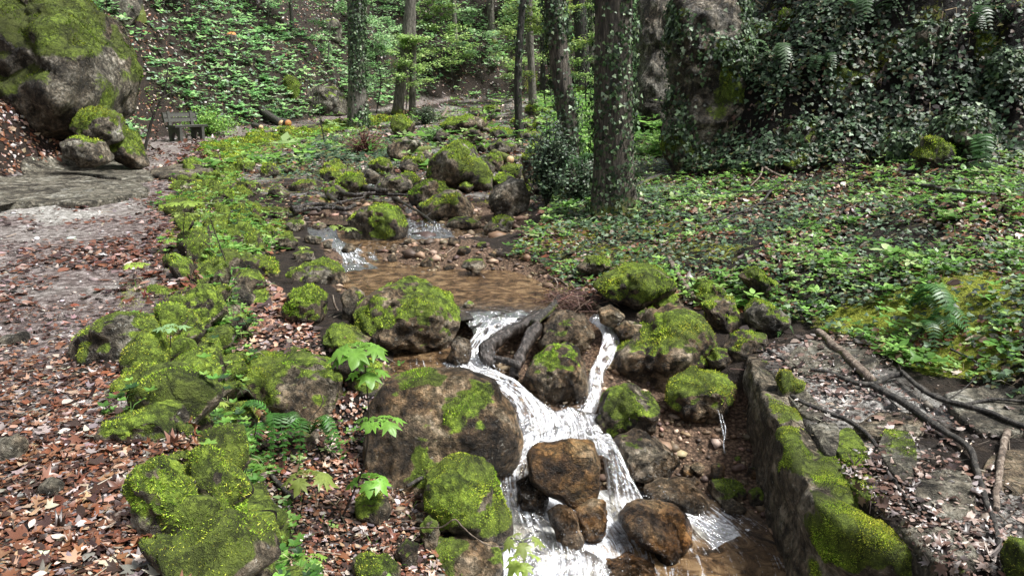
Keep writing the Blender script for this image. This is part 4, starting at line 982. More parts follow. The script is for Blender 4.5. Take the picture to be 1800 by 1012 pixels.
slope = [(1245,95,22,24,'upper lime moss cushion on the dark slope'),(1242,55,24,18,'moss knob near the top of the dark slope'),(1322,42,12,14,'small moss hump high on the dark slope'),(1385,35,17,22,'light green moss hump below the slope top'),
         (1300,85,14,18,'tall moss tuft rock in the ivy slope'),(1490,150,44,50,'dark mossed rock nose in the middle of the slope'),(1465,235,18,12,'green moss bump under the rock nose'),(1400,285,26,20,'dark moss dome low on the ivy slope'),
         (1740,85,36,36,'mossy rock high at the end of the slope'),(1790,150,18,16,'moss bump at the outer end of the slope'),(1650,155,12,12,'small olive moss bump amid ivy'),(1540,90,14,10,'little moss bump in the dark hollow'),
         (1645,270,32,26,'dark mossy boulder near the fern of the slope'),(1605,210,10,12,'small moss knob above the dark boulder'),(1340,185,14,12,'moss patch rock over the ivy curtain'),(1210,225,14,16,'mossy stone at the inner end of the slope'),
         (1195,135,14,22,'bright moss edge of the slope beside the grey cliff'),(1655,210,10,16,'pale grey bare rock in the slope')]
for i, (x, y, a, b, lb) in enumerate(slope):
    gg = np.random.default_rng(i + 90)
    R_([(x + a * (1 + .2 * gg.normal()) * math.cos(t), y - b * (1 + .2 * gg.normal()) * math.sin(t)) for t in np.linspace(0, 2 * math.pi, 10)[:-1]], lb,
       depth=.9, moss=.1 if 'bare' in lb else .75, brown=.3, sub=4, tone=.75, name='mossy_rock', cat='rock', sink=.2)
R_([(1095,225),(1105,120),(1115,20),(1130,-60),(1200,-80),(1260,-20),(1260,120),(1230,230)], 'pale grey bare cliff between the big trunk and the dark slope', Y=23, depth=.7, moss=.05, brown=0, facet=22, rough=.2, sub=6, name='rock_outcrop', cat='rock outcrop', sink=.1)
R_([(528,195),(535,160),(555,145),(590,150),(610,170),(612,200),(560,205)], 'grey rock outcrop behind the ivy covered trunk', depth=.8, moss=.25, brown=0, name='rock_outcrop', cat='rock outcrop')
R_([(550,60),(560,35),(590,30),(605,45),(598,68),(570,70)], 'pale rock face showing high on the far hillside', depth=.7, moss=.2, brown=0, sub=4, name='rock_outcrop', cat='rock outcrop')
R_([(190,30),(185,-20),(240,-25),(245,20),(225,40)], 'pale cliff high above the outcrop on the far hillside', depth=.7, moss=.05, brown=0, sub=4, name='rock_outcrop', cat='rock outcrop')
R_([(495,165),(500,135),(520,130),(530,150),(525,178)], 'mossy bulge left of the grey outcrop on the hillside', depth=.8, moss=.8, sub=4, name='rock_outcrop', cat='rock outcrop')

# ------------------------------------------------------------------ retaining walls
def loft_wall(name, label, spine, nu, seed, moss, tile=.35, bump_amp=.09, Yref=8, fuzz=1.0, lime=.4, moss_fn=None):
    """Rough stone wall. spine rows: 2-D profile points (inner back, top back, top front, mid face, foot) as world points."""
    S = np.array(spine, float)                              # (n, k, 3)
    n, k, _ = S.shape
    rows = spline(S.reshape(n, -1), nu).reshape(nu, k, 3)
    nv = 60
    G = np.stack([spline(r, nv) for r in rows])             # (nu, nv, 3)
    V = G.reshape(-1, 3)
    i, j = np.meshgrid(np.arange(nu - 1), np.arange(nv - 1), indexing='ij')
    a = (i * nv + j).ravel()
    q = np.stack([a, a + 1, a + nv + 1, a + nv], 1)
    T = np.concatenate([q[:, [0, 1, 2]], q[:, [0, 2, 3]]])
    nn, fn = vert_normals(V, T)
    if nn[:, 2].sum() < 0: q = q[:, ::-1]; T = np.concatenate([q[:, [0, 1, 2]], q[:, [0, 2, 3]]]); nn, fn = vert_normals(V, T)
    # courses of stones: cell noise along/down the wall
    f1, f2, cid = worley((V + .06 * np.stack([fbm(V, 4, 2, seed + 2), fbm(V, 4, 2, seed + 4), fbm(V, 4, 2, seed + 6)], 1)) * [1, 1, 1.5], 1 / tile, seed)
    st = smooth(0, .35, f2 - f1) * (.55 + .9 * cid) + .3 * fbm(V, 2 / tile, 3, seed + 3)
    V = V + nn * (bump_amp * (st * 1.5 - .75) + .02 * fbm(V, 12, 3, seed + 5))[:, None]
    nn, fn = vert_normals(V, T)
    mo = moss if moss_fn is None else moss_fn(V)
    ms = np.clip(smooth(-.45, .7, nn[:, 2] * .9 + (mo - .5) * 2.0 + (cid - .5) * .7 + 1.0 * fbm(V, 1.7, 4, seed + 9) + .6 * fbm(V, 7, 3, seed + 10) - .5 * (1 - smooth(0, .2, f2 - f1))), 0, 1)
    o = mesh_arrays(name, V, q, M['rock'], attrs={'moss': ms, 'wet': np.clip(.35 + .6 * fbm(V, 1.5, 3, seed + 30), 0, 1), 'brown': np.full(len(V), .25), 'olive': np.clip(.35 + 1.1 * fbm(V, 1.6, 3, seed + 31), 0, 1)})
    recenter(o); tag(o, label, 'wall', kind='thing')
    g = np.random.default_rng(seed)
    area = np.linalg.norm(fn, axis=1) / 2
    cen = V[T].mean(1)
    wgt = area * smooth(.4, .8, ms[T].mean(1)) / np.maximum(.6, cen[:, 1] / 5.5) ** 1.7
    cnt = int(min(110000, fuzz * wgt.sum() * 24000))
    fi = g.choice(len(T), cnt, p=wgt / wgt.sum())
    b = g.random((cnt, 2)); fl = b.sum(1) > 1; b[fl] = 1 - b[fl]
    tri = V[T[fi]]; P = tri[:, 0] + b[:, :1] * (tri[:, 1] - tri[:, 0]) + b[:, 1:] * (tri[:, 2] - tri[:, 0])
    moss_fuzz(P, fn[fi] / np.linalg.norm(fn[fi], axis=1)[:, None], Yref, o, seed, 1.0, .0135, lime)
    return o

rows = []
for Y in (1.2, 2.0, 3.0, 4.0, 5.0, 6.0, 7.0, 8.0, 9.5, 11, 12.5, 15, 18):
    X, Z = key_vals(np.array([float(Y)]))
    xe, ze, xf, zf = X[2][0], Z[2][0], X[3][0], Z[3][0]
    ov = .02
    rows.append([(xe - .22, Y, ze - .12), (xe - .13, Y, ze + .0), (xe - .02, Y, ze + .04), (xe + .08, Y, ze - .06), (xe * .55 + xf * .45 + .12, Y, ze * .5 + zf * .5), (xf + .14, Y, zf + .02), (xf + .16, Y, zf - .2)])
loft_wall('retaining_wall', 'long mossy dry stone wall holding up the footpath', rows, 420, 201, .44, .36, .14, 7.5, 1.0, .7)
rows = []
for Y in (20, 22, 24, 26, 28, 30.5, 33, 35):
    X, Z = key_vals(np.array([float(Y)]))
    xe, ze, xf, zf = X[2][0], Z[2][0], X[3][0], Z[3][0]
    rows.append([(xe - .3, Y, ze - .2), (xe - .15, Y, ze - .1), (xe + .1, Y - .1, ze - .06), (xe + .25, Y - .2, ze - .1), (xe * .5 + xf * .5 + .25, Y - .3, ze * .5 + zf * .5), (xf + .3, Y - .4, zf), (xf + .3, Y - .4, zf - .3)])
loft_wall('retaining_wall', 'far mossy stone wall below the path where the bench stands', rows, 200, 202, .6, .45, .15, 22, 1.5, .8)
# stone wall on the right of the brook
def slab(poly, label, th=.07, seed=0, moss=.0, brown=0.0, lime=.6):
    """Flat weathered slab lying on the path: outline on the ground, broken edge, uneven top."""
    Pp = np.array([hit(x, y) for x, y in poly]); c = Pp.mean(0)
    k = 90; ring = spline(np.concatenate([Pp, Pp[:1]]), k + 1)[:k]
    ring = c + (ring - c) * (1 + .05 * fbm(ring, 3.5, 3, seed) + .03 * fbm(ring, 11, 3, seed + 2))[:, None]
    rad = [0.0, .15, .3, .45, .6, .72, .83, .92, .97, 1.0, 1.01, 1.0]
    V = []
    for i, r in enumerate(rad):
        q = c + (ring - c) * r
        zz = height(q[:, 0], q[:, 1]) + th * (1 + .5 * fbm(q, 1.5, 3, seed + 4)) + .012 * fbm(q, 7, 3, seed + 5)
        if i == 9: zz -= .012
        if i == 10: zz -= th * .5
        if i == 11: zz = height(q[:, 0], q[:, 1]) - .06
        V.append(np.stack([q[:, 0], q[:, 1], zz], 1))
    V = np.concatenate(V); n = len(rad)
    i, j = np.meshgrid(np.arange(n - 1), np.arange(k), indexing='ij')
    q4 = np.stack([i * k + j, (i + 1) * k + j, (i + 1) * k + (j + 1) % k, i * k + (j + 1) % k], -1).reshape(-1, 4)
    o = mesh_arrays('stone_slab', V, q4, M['rock'], attrs={'olive': .3 + 0 * V[:, 0], 'moss': np.clip(smooth(-.3, .5, (moss - .5) * 2.2 + .9 * fbm(V, 4, 4, seed + 7)), 0, 1) * (moss > 0), 'wet': .3 * fbm(V, 1.5, 2, seed), 'brown': np.full(len(V), brown)})
    me = o.data; import bmesh
    bm = bmesh.new(); bm.from_mesh(me); bmesh.ops.recalc_face_normals(bm, faces=bm.faces[:])
    if sum(f.normal.z * f.calc_area() for f in bm.faces) < 0: bmesh.ops.reverse_faces(bm, faces=bm.faces[:])
    bm.to_mesh(me); bm.free()
    recenter(o); tag(o, label, 'stone', kind='thing')
    if moss:
        T = np.concatenate([q4[:, [0, 1, 2]], q4[:, [0, 2, 3]]]); nn, fn = vert_normals(V, T); area = np.linalg.norm(fn, axis=1) / 2
        if nn[:, 2].sum() < 0: nn, fn = -nn, -fn
        g = np.random.default_rng(seed); msv = smooth(-.3, .5, (moss - .5) * 2.2 + .9 * fbm(V, 4, 4, seed + 7))
        wgt = area * smooth(.4, .8, msv[T].mean(1)); cnt = int(min(9000, wgt.sum() * 16000))
        if cnt > 60:
            fi = g.choice(len(T), cnt, p=wgt / wgt.sum()); b = g.random((cnt, 2)); f_ = b.sum(1) > 1; b[f_] = 1 - b[f_]; tri = V[T[fi]]
            moss_fuzz(tri[:, 0] + b[:, :1] * (tri[:, 1] - tri[:, 0]) + b[:, 1:] * (tri[:, 2] - tri[:, 0]), fn[fi] / np.linalg.norm(fn[fi], axis=1)[:, None], 5, o, seed, 1.0, .0135, lime)
slab([(-60,392),(-20,375),(70,366),(150,366),(235,352),(262,345),(240,330),(120,318),(20,322),(-60,335)], 'broad worn grey slab crossing the path with a dark broken front edge', .1, 1)
slab([(60,318),(150,312),(250,322),(265,305),(200,286),(110,280),(40,292)], 'grey slab behind the broad worn one, half under leaves', .06, 2)
slab([(265,314),(310,318),(374,306),(370,296),(310,298),(270,306)], 'thin flat step stone on the edge of the path', .1, 3, brown=.2)
slab([(1375,645),(1405,615),(1460,606),(1525,622),(1535,650),(1450,668),(1400,660)], 'flat pale grey slab beneath the mossy stick', .045, 11)
slab([(1468,800),(1476,765),(1502,766),(1530,815),(1510,826),(1488,822)], 'narrow lime moss ridge on the wall top', .028, 12, moss=.8, lime=1.0)
slab([(1540,800),(1555,768),(1595,772),(1610,805),(1600,850),(1565,845)], 'grey slab with mossy sides beside the dark branch', .05, 13, moss=.5, lime=.8)
slab([(1485,868),(1505,838),(1538,848),(1552,880),(1515,892)], 'bright moss pad near the wall end', .028, 14, moss=.9, lime=1.0)
slab([(1500,755),(1550,728),(1630,740),(1615,768),(1540,775)], 'low brown mossy slab under the long branch', .028, 15, moss=.45, brown=.3)
slab([(1660,705),(1740,688),(1820,712),(1830,765),(1720,768)], 'grey slab at the foot of the ivy bank', .05, 16, moss=.15)
slab([(1710,850),(1755,800),(1840,805),(1850,860),(1770,872)], 'brown mossed slab at the far end of the pale stick', .028, 17, moss=.45, brown=.4)
slab([(1600,880),(1640,840),(1700,850),(1710,905),(1650,925)], 'bare grey slab between the two longest branches', .045, 18)
slab([(1320,690),(1345,665),(1420,700),(1450,740),(1400,745),(1345,725)], 'pale bare slab at the upper edge of the wall', .04, 19)
slab([(1400,800),(1420,760),(1470,752),(1470,800),(1440,830)], 'grey flat stone on the inner wall edge', .04, 20, moss=.2)
slab([(1560,985),(1590,935),(1680,945),(1720,1000),(1640,1030)], 'wide grey slab with moss at the front end of the wall', .04, 21, moss=.4, lime=.9)
W = [(6.9, 2.12, -.61), (6.5, 2.08, -.62), (5.8, 1.98, -.64), (5.2, 1.9, -.66), (4.6, 1.83, -.68), (4.1, 1.78, -.71), (3.85, 1.88, -.73), (3.65, 2.2, -.76), (3.5, 2.6, -.8)]
rows = []
for i, (Y, x, z) in enumerate(W):
    q0 = np.array([W[max(0, i - 1)][1], W[max(0, i - 1)][0]]); q1 = np.array([W[min(len(W) - 1, i + 1)][1], W[min(len(W) - 1, i + 1)][0]])
    tdir = (q1 - q0) / np.linalg.norm(q1 - q0); nx, ny = tdir[1], -tdir[0]        # outward: towards the brook / the front
    if nx > 0 and i < 6: nx, ny = -nx, -ny
    if i >= 6 and ny > 0: nx, ny = -nx, -ny
    def o_(d, dz): return (x + nx * d, Y + ny * d, z + dz)
    rows.append([o_(-.4, -.14), o_(-.26, -.03), o_(-.06, .02), o_(.02, -.03), o_(.03, -.35), o_(.05, -.75), o_(.05, -1.0)])
loft_wall('stone_wall', 'thick squared stone wall beside the brook, leaf strewn top and mossy corner', rows, 260, 203, .42, .7, .024, 5, 1.6, .8,
          lambda V: .12 + .42 * smooth(4.5, 3.95, V[:, 1]) * smooth(-1.25, -.85, V[:, 2]) + .26 * smooth(5.6, 4.6, V[:, 1]) * np.exp(-((V[:, 0] - 1.84) / .1) ** 2))
# ------------------------------------------------------------------ trees
def ivy_on(parent, P, n, cnt, size, seed, name='ivy', light=.4):
    g = np.random.default_rng(seed)
    X, A, Nn = orient(n, .8, g)
    A = A * .5 + np.array([0, 0, -.8]); A -= Nn * (A * Nn).sum(1)[:, None]; A /= np.linalg.norm(A, axis=1)[:, None] + 1e-9; X = np.cross(A, Nn)
    V, T, k = leaves(P + n * (.02 + .05 * g.random((cnt, 1))), X, A, Nn, size * (.6 + .8 * g.random(cnt)), IVY, g, .25)
    c = pick_colors(cnt, [(.015, .03, .014), (.04, .075, .03), (.1, .16, .07), (.22, .3, .18)], [1.2, 1.2, .8, light], g, .2)
    o = mesh_arrays(name, V, T, M['ivy'], cols=np.repeat(c, k, axis=0), smooth_shade=False)
    adopt(o, parent)
    return o

def tree(label, base, pts, wb, wt, mat, name='tree', Y=None, ivy=0, ivy_low=0, moss=.1, seed=1, height=9.5, flare=1.5, seg=40, lobes=0, roots=0, cat='tree', ivy_side=None):
    b = hit(*base) if Y is None else at_y(*base, Y)
    b[2] = surf(b[0], b[1]) if Y is None else b[2]
    Y = b[1]
    P = [b - np.array([0, 0, .3])] + [at_y(x, y, Y) for x, y in pts]
    tdir = P[-1] - P[-2]; tdir /= np.linalg.norm(tdir)
    if P[-1][2] < height: P.append(P[-1] + tdir * (height - P[-1][2]))
    n = 120
    C = spline(P, n)
    t = (b - CAM) @ np.array([0, CP, -SP])
    zt = P[-2][2] if len(P) > 2 else P[-1][2]
    hh = np.clip((C[:, 2] - b[2]) / max(.5, zt - b[2]), 0, 2.2)
    rb, rt = wb / 2 * t / F, wt / 2 * t / F
    rad = rb + (rt - rb) * np.minimum(hh, 2.0) ** .8
    rad = np.maximum(rad, .25 * rt) * (1 + (flare - 1) * np.exp(-np.maximum(C[:, 2] - b[2], 0) / (rb * 1.6)))
    V, q, tr = frame_tube(C, rad, seg)
    cc = np.repeat(C, seg, axis=0); d = V[:-2] - cc
    ang = np.arctan2(d[:, 1], d[:, 0]); rr = np.repeat(rad, seg)
    hz = V[:-2, 2]
    pr = np.stack([np.cos(ang) * 3.2 * max(1, rb / .12), np.sin(ang) * 3.2 * max(1, rb / .12), hz * .7], 1)
    dd = .05 * np.abs(fbm(pr, 1.6, 3, seed)) + .05 * fbm(pr, .5, 2, seed + 3)
    if lobes: dd = dd + .09 * np.cos(lobes * ang + .4 + .2 * hz) * np.exp(-np.maximum(hz - b[2], 0) / 3)
    if roots: dd = dd + .35 * np.maximum(np.cos(roots * ang + 1), 0) ** 2 * np.exp(-np.maximum(hz - b[2], 0) / (rb * 1.2))
    V[:-2] += d * dd[:, None] * 1.0
    root = empty(name, tuple(b))
    ms = np.zeros(len(V)); ms[:-2] = moss + .75 * np.exp(-np.maximum(hz - b[2], 0) / .35) * (moss > .05)
    o = mesh_arrays('trunk', V, [tr, q], mat, attrs={'moss': np.clip(ms, 0, 1)})
    adopt(o, root)
    tag(root, label, cat)
    g = np.random.default_rng(seed)
    if ivy:
        w = np.ones(len(d))
        nz = fbm(V[:-2], 1.3, 3, seed + 8)
        w = .04 + smooth(-.12, .25, nz + (.08 if ivy > 2500 else 0)) * (V[:-2, 2] < b[2] + 7.5) * (V[:-2, 2] > b[2] + .1) * rr
        if ivy_side is not None: w = w * smooth(-.6, .5, np.cos(ang - ivy_side))
        if ivy_low: w = w * (.15 + np.exp(-((hz - b[2]) / ivy_low) ** 2) * 1.5)
        i = g.choice(len(d), ivy, p=w / w.sum())
        nrm = d[i] / np.linalg.norm(d[i], axis=1)[:, None]
        P_ = V[i] + g.normal(0, .04, (ivy, 3))
        ivy_on(root, P_, nrm, ivy, (.055 if Y < 17 else .09), seed + 2)
    return root

def at_(o): return o
big = tree('massive fused double trunk with a mossy right root, biggest tree', (1078, 382), [(1078, 250), (1078, 100), (1079, 0), (1080, -150)], 64, 58, M['bark'], ivy=3400, moss=.12, seed=11, lobes=2, roots=3, flare=1.2, seg=72)
tree('ivy wrapped trunk standing left of the massive double trunk', (992, 345), [(1000, 250), (985, 120), (973, 0), (965, -150)], 36, 30, M['bark'], ivy=4200, moss=.12, seed=12, flare=1.3, seg=48)
tree('straight grey trunk with ivy down its right side, beside the far path', (628, 226), [(627, 120), (625, 0), (624, -150)], 31, 25, M['bark_pale'], ivy=3400, moss=.12, seed=13, flare=1.35, ivy_side=-.5)
tree('leaning smooth trunk, left one of the close pair upstream', (697, 200), [(710, 100), (722, 0), (735, -120)], 18, 17, M['bark_pale'], moss=.12, seed=14, flare=1.2)
tree('thin upright trunk touching the leaning one', (724, 203), [(726, 100), (725, 0), (724, -120)], 12, 10, M['bark_pale'], moss=.12, seed=15, flare=1.2)
tree('slim blackish trunk with a fork at the frame top', (916, 247), [(911, 190), (911, 120), (916, 40), (921, -20), (926, -120)], 15, 10, M['bark_dark'], ivy=250, moss=.08, seed=16, flare=1.4)
tree('dark trunk glimpsed between the ivy tree and the massive one', (1027, 160), [(1022, 60), (1018, 0), (1012, -120)], 26, 22, M['bark_dark'], ivy=900, moss=.1, seed=17)
tree('greenish trunk close behind the massive double trunk', (1042, 130), [(1040, 40), (1038, 0), (1036, -120)], 14, 13, M['bark_pale'], moss=.35, seed=18)
tree('far light brown trunk in the shade behind the slim blackish one', (938, 192), [(934, 120), (931, 40), (929, -60)], 14, 10, M['bark_pale'], moss=.1, seed=19)
tree('far pale trunk in front of the hillside gully', (866, 75), [(863, 30), (862, -10), (860, -120)], 13, 11, M['bark_pale'], moss=.1, seed=20)
tree('black trunk base high on the hillside above the outcrop', (232, 26), [(231, 0), (229, -120)], 30, 26, M['bark_dark'], moss=.1, seed=21)
tree('thin dark trunk near the frame top on the hillside', (515, 60), [(512, 20), (508, -60)], 7, 6, M['bark_dark'], moss=.05, seed=22)
tree('slender trunk upstream between ivy tree and slim blackish trunk', (955, 165), [(953, 80), (950, 0), (948, -80)], 9, 8, M['bark_dark'], moss=.05, seed=23)
tree('slender grey trunk high in the gully foliage', (800, 70), [(798, 20), (795, -60)], 9, 8, M['bark_pale'], moss=.05, seed=24)

def ivy_rock(o, cnt, seed, size=.075):
    me = o.data; n = len(me.vertices); co = np.empty(n * 3, np.float32); no = np.empty(n * 3, np.float32)
    me.vertices.foreach_get('co', co); me.vertices.foreach_get('normal', no)
    co = co.reshape(-1, 3) + np.array(o.location); no = no.reshape(-1, 3)
    g = np.random.default_rng(seed); w = smooth(-.1, .25, fbm(co, 1.3, 3, seed)) * (no[:, 1] < .4) + .03
    i = g.choice(n, cnt, p=w / w.sum())
    ivy_on(o, co[i] + g.normal(0, .04, (cnt, 3)), no[i], cnt, size, seed, light=.6)
for i, o in enumerate(CRAGS): ivy_rock(o, 900 if i else 4200, 700 + i)

# leafy young trees: stem, boughs and sprays of small spring leaves
def young_tree(label, base, h, lean, ncl, per, seed, leaf=.09, spread=1.6, bare=False, name='young_tree', pal=None, stem_r=.03, Y=None, low=.15):
    b = hit(*base) if Y is None else at_y(*base, Y)
    g = np.random.default_rng(seed)
    root = empty(name, tuple(b)); tag(root, label, 'tree')
    top = b + np.array([lean, g.normal(0, .15), h])
    C = spline([b - [0, 0, .2], b + (top - b) * .35 + g.normal(0, .05 * h, 3) * [1, 1, 0], b + (top - b) * .7 + g.normal(0, .05 * h, 3) * [1, 1, 0], top], 26)
    bag = Bag(); bag.tube(C, np.linspace(stem_r, stem_r * .25, 26), 7)
    tr = bag.build('trunk', M['bark_dark'], attrs={'moss': np.zeros(bag.n)}); adopt(tr, root)
    bb = Bag(); ends = []
    for i in range(ncl):
        s = low + (1 - low) * g.random() ** .9
        p = C[int(s * 25)]
        a = g.random() * 2 * math.pi
        L = spread * (1.15 - .75 * s) * (.5 + .7 * g.random())
        e = p + np.array([math.cos(a) * L, math.sin(a) * L, L * (.15 + .4 * g.random())])
        m = (p + e) / 2 + np.array([0, 0, .12 * L])
        Q = spline([p, m, e], 9)
        bb.tube(Q, np.linspace(stem_r * .35, stem_r * .1, 9), 4)
        for k in range(3):
            j = 3 + g.integers(0, 5); a2 = a + g.normal(0, .9); l2 = L * .45 * g.random()
            e2 = Q[j] + np.array([math.cos(a2) * l2, math.sin(a2) * l2, l2 * .25])
            bb.tube(spline([Q[j], e2], 4), [stem_r * .16] * 4, 4); ends.append((Q[j], e2))
        ends.append((p + (e - p) * .3, e))
    br = bb.build('bough', M['bark_dark'], attrs={'moss': np.zeros(bb.n)}); adopt(br, root)
    if bare or per == 0: return root
    PP = []
    for p, e in ends:
        t = g.random((per, 1)) ** .7
        PP.append(p + (e - p) * t + g.normal(0, .05 + .05 * spread, (per, 3)) * [1, 1, .35])
    P = np.concatenate(PP); n = len(P)
    X, A, Nn = orient(np.tile([0, -.25, 1.0], (n, 1)), .7, g)
    V, T, k = leaves(P, X, A, Nn, leaf * (.6 + .8 * g.random(n)), DIAM, g, .2, 1.15)
    c = pick_colors(n, pal or [(.22, .36, .08), (.32, .48, .13), (.42, .55, .2), (.14, .25, .07)], [1, 1.2, .8, .6], g, .18)
    o = mesh_arrays('crown', V, T, M['leaf'], cols=np.repeat(c, k, axis=0), smooth_shade=False); adopt(o, root)
    return root
G1 = [(.2, .38, .15), (.3, .48, .2), (.42, .58, .3), (.14, .26, .11)]
young_tree('young tree with pale green sprays in front of the leaning pair', (712, 204), 3.6, .3, 26, 34, 31, .1, 1.7, stem_r=.025)
young_tree('bushy sapling leafing out left of the leaning pair', (660, 200), 4.2, .4, 24, 30, 32, .1, 1.7, pal=G1)
young_tree('young leafy tree above the far path bend', (800, 165), 6, -.5, 30, 40, 33, .13, 2.4)
young_tree('young leafy tree in the gully right of the far path', (850, 155), 6.5, .4, 30, 40, 34, .13, 2.4, pal=G1)
young_tree('pale green sapling behind the slim blackish trunk', (900, 180), 6, .5, 30, 42, 35, .12, 2.2)
young_tree('tall sapling with yellow green leaves beside the ivy trunk', (960, 200), 6.5, -.2, 30, 42, 36, .11, 2.0, pal=[(.26, .36, .06), (.34, .44, .1), (.16, .26, .05)])
young_tree('young tree with light leaves between ivy trunk and massive trunk', (1030, 195), 5.0, .2, 26, 36, 37, .09, 1.3)
young_tree('hillside sapling above the grey outcrop', (575, 120), 4.5, .4, 22, 26, 38, .12, 1.8, pal=G1)
young_tree('hillside sapling near the frame top, left of the grey trunk', (470, 60), 4.5, .2, 22, 26, 39, .12, 1.9, pal=G1)
young_tree('hillside sapling leafing at the far top of the gully', (760, 60), 6, .2, 28, 34, 40, .15, 2.6, pal=G1)
young_tree('leafy sapling at the top of the far gully, centre', (900, 60), 6, 0, 28, 34, 41, .15, 2.6)
young_tree('hillside sapling above the bench slope', (330, 40), 4, .3, 20, 24, 42, .13, 2.0, pal=G1)
young_tree('leafy sapling right behind the straight grey trunk', (665, 120), 5, .3, 24, 30, 43, .13, 2.0, pal=G1)
young_tree('small bare tree leaning beside the bench', (252, 253), 1.9, .75, 8, 3, 44, .06, .7, stem_r=.045, low=.35, Y=20.5)
young_tree('thin bare sapling on the far wall with a few leaves', (572, 250), 2.6, -.15, 9, 2, 45, .07, .7, stem_r=.022)
young_tree('bare twiggy sapling at the grey outcrop foot', (545, 205), 2.6, .2, 10, 2, 46, .07, .9, stem_r=.022)

# bushes
def bush(label, base, w, h, n, pal, tw_pal, seed, leaf=.06, name='bush', lw=.5, Y=None, ntw=60):
    b = hit(*base) if Y is None else at_y(*base, Y)
    g = np.random.default_rng(seed)
    root = empty(name, tuple(b)); tag(root, label, 'bush')
    bag = Bag(); tips = []
    for i in range(ntw):
        a = g.random() * 6.283; rr = w / 2 * g.random() ** .5; zz = h * (.4 + .6 * g.random()) * (1 - .5 * (rr / (w / 2)) ** 2)
        e = b + np.array([math.cos(a) * rr, math.sin(a) * rr, zz]); m = b + np.array([math.cos(a) * rr * .35, math.sin(a) * rr * .35, zz * .6])
        Q = spline([b - [0, 0, .05], m, e], 8); bag.tube(Q, np.linspace(.012, .004, 8), 4, tw_pal[g.integers(len(tw_pal))]); tips.append(Q[3:])
    o = bag.build('stem', M['twig']); adopt(o, root)
    tp = np.concatenate(tips); P = tp[g.integers(0, len(tp), n)] + g.normal(0, .06 * w, (n, 3))
    P[:, 2] = np.maximum(P[:, 2], b[2])
    X, A, Nn = orient(np.tile([0, -.3, 1.0], (n, 1)), 1.1, g)
    V, T, k = leaves(P, X, A, Nn, leaf * (.6 + .8 * g.random(n)), DIAM, g, .2, 1.0)
    o = mesh_arrays('leaves', V, T, M['ivy'], cols=np.repeat(pick_colors(n, pal, [1] * len(pal), g), k, axis=0), smooth_shade=False); adopt(o, root)
bush('dry reddish brown bush at the end of the far wall', (640, 272), 1.35, .75, 1100, [(.1, .035, .025), (.06, .025, .02), (.16, .07, .05)], [(.1, .04, .03), (.16, .08, .06)], 51, .045, ntw=160)
bush('round dark evergreen bush behind the red one', (748, 218), 1.3, .8, 2600, [(.015, .03, .012), (.03, .055, .02), (.06, .09, .04)], [(.03, .025, .02)], 52, .07)
bush('fresh green low bush beside the bench', (365, 238), 2.2, 1.0, 3500, [(.07, .17, .02), (.12, .25, .03), (.2, .34, .06)], [(.05, .06, .02)], 53, .07)
bush('feathery green plant right of the red bush', (758, 250), 1.1, .5, 900, [(.08, .17, .04), (.13, .24, .07)], [(.05, .07, .02)], 54, .06)
bush('dark ivy clump smothering the foot of the ivy wrapped trunk', (962, 362), .85, 1.7, 3800, [(.015, .03, .014), (.04, .075, .035), (.12, .18, .1), (.02, .04, .02)], [(.03, .025, .02)], 55, .055, Y=12.6)
bush('ivy clump between the two near trunks', (1022, 372), .7, .9, 1500, [(.015, .03, .014), (.04, .075, .035), (.12, .18, .1)], [(.03, .025, .02)], 56, .055, Y=12.8)

# ------------------------------------------------------------------ ferns
def fern(label, base, nfr, L, seed, Y=None, face=(0, -1), spread=1.6, droop=.9, col=None, pinn=22, z=None):
    b = hit(*base) if Y is None else at_y(*base, Y)
    g = np.random.default_rng(seed)
    root = empty('fern', tuple(b)); tag(root, label, 'fern')
    a0 = math.atan2(face[1], face[0])
    for i in range(nfr):
        a = a0 + spread * (g.random() - .5) * 2
        l = L * (.65 + .45 * g.random())
        d = np.array([math.cos(a), math.sin(a), 0])
        up = .35 + .35 * g.random()
        C = spline([b, b + d * l * .3 + [0, 0, l * up * .8], b + d * l * .65 + [0, 0, l * up * .8], b + d * l + [0, 0, l * (up - droop * .7)]], pinn)
        T = np.gradient(C, axis=0); T /= np.linalg.norm(T, axis=1)[:, None]
        S = np.cross(T, [0, 0, 1.0]); S /= np.linalg.norm(S, axis=1)[:, None]; Nn = np.cross(S, T)
        bag = Bag(); base_c = np.array(col or (.05, .12, .025)) * (.7 + .6 * g.random())
        bag.tube(C, np.linspace(.004, .0015, pinn), 4, base_c * .8)
        s = np.linspace(0, 1, pinn)
        wd = l * .17 * np.sin(np.pi * np.clip(s * .93 + .07, 0, 1)) ** .75
        for k in range(2, pinn):
            for sd in (-1, 1):
                w = wd[k] * (.85 + .3 * g.random())
                tip = C[k] + sd * S[k] * w + T[k] * w * .35 - Nn[k] * w * .15
                hw = l / pinn * .42
                q = np.array([C[k] - T[k] * hw, C[k] + sd * S[k] * w * .5 - T[k] * hw * .8 + T[k] * w * .15, tip, C[k] + sd * S[k] * w * .5 + T[k] * hw * .9 + T[k] * w * .2, C[k] + T[k] * hw])
                bag.add(q, [[0, 1, 3], [0, 3, 4], [1, 2, 3]], col=base_c * (.75 + .6 * g.random()))
        o = bag.build('frond', M['leaf'], smooth_shade=False); adopt(o, root)
fern('dark fern drooping under the mossy ledge rock, closer to the brook', (545, 762), 11, .38, 61, Y=5.45, face=(.1, -1), droop=1.3, col=(.06, .17, .03))
fern('dark fern drooping under the mossy ledge rock, closer to the wall', (492, 758), 10, .38, 62, Y=5.4, face=(-.2, -1), droop=1.3, col=(.06, .17, .03))
fern('pale green fern hidden at the wall foot', (385, 745), 6, .3, 63, Y=5.4, face=(-.1, -1), col=(.08, .2, .03))
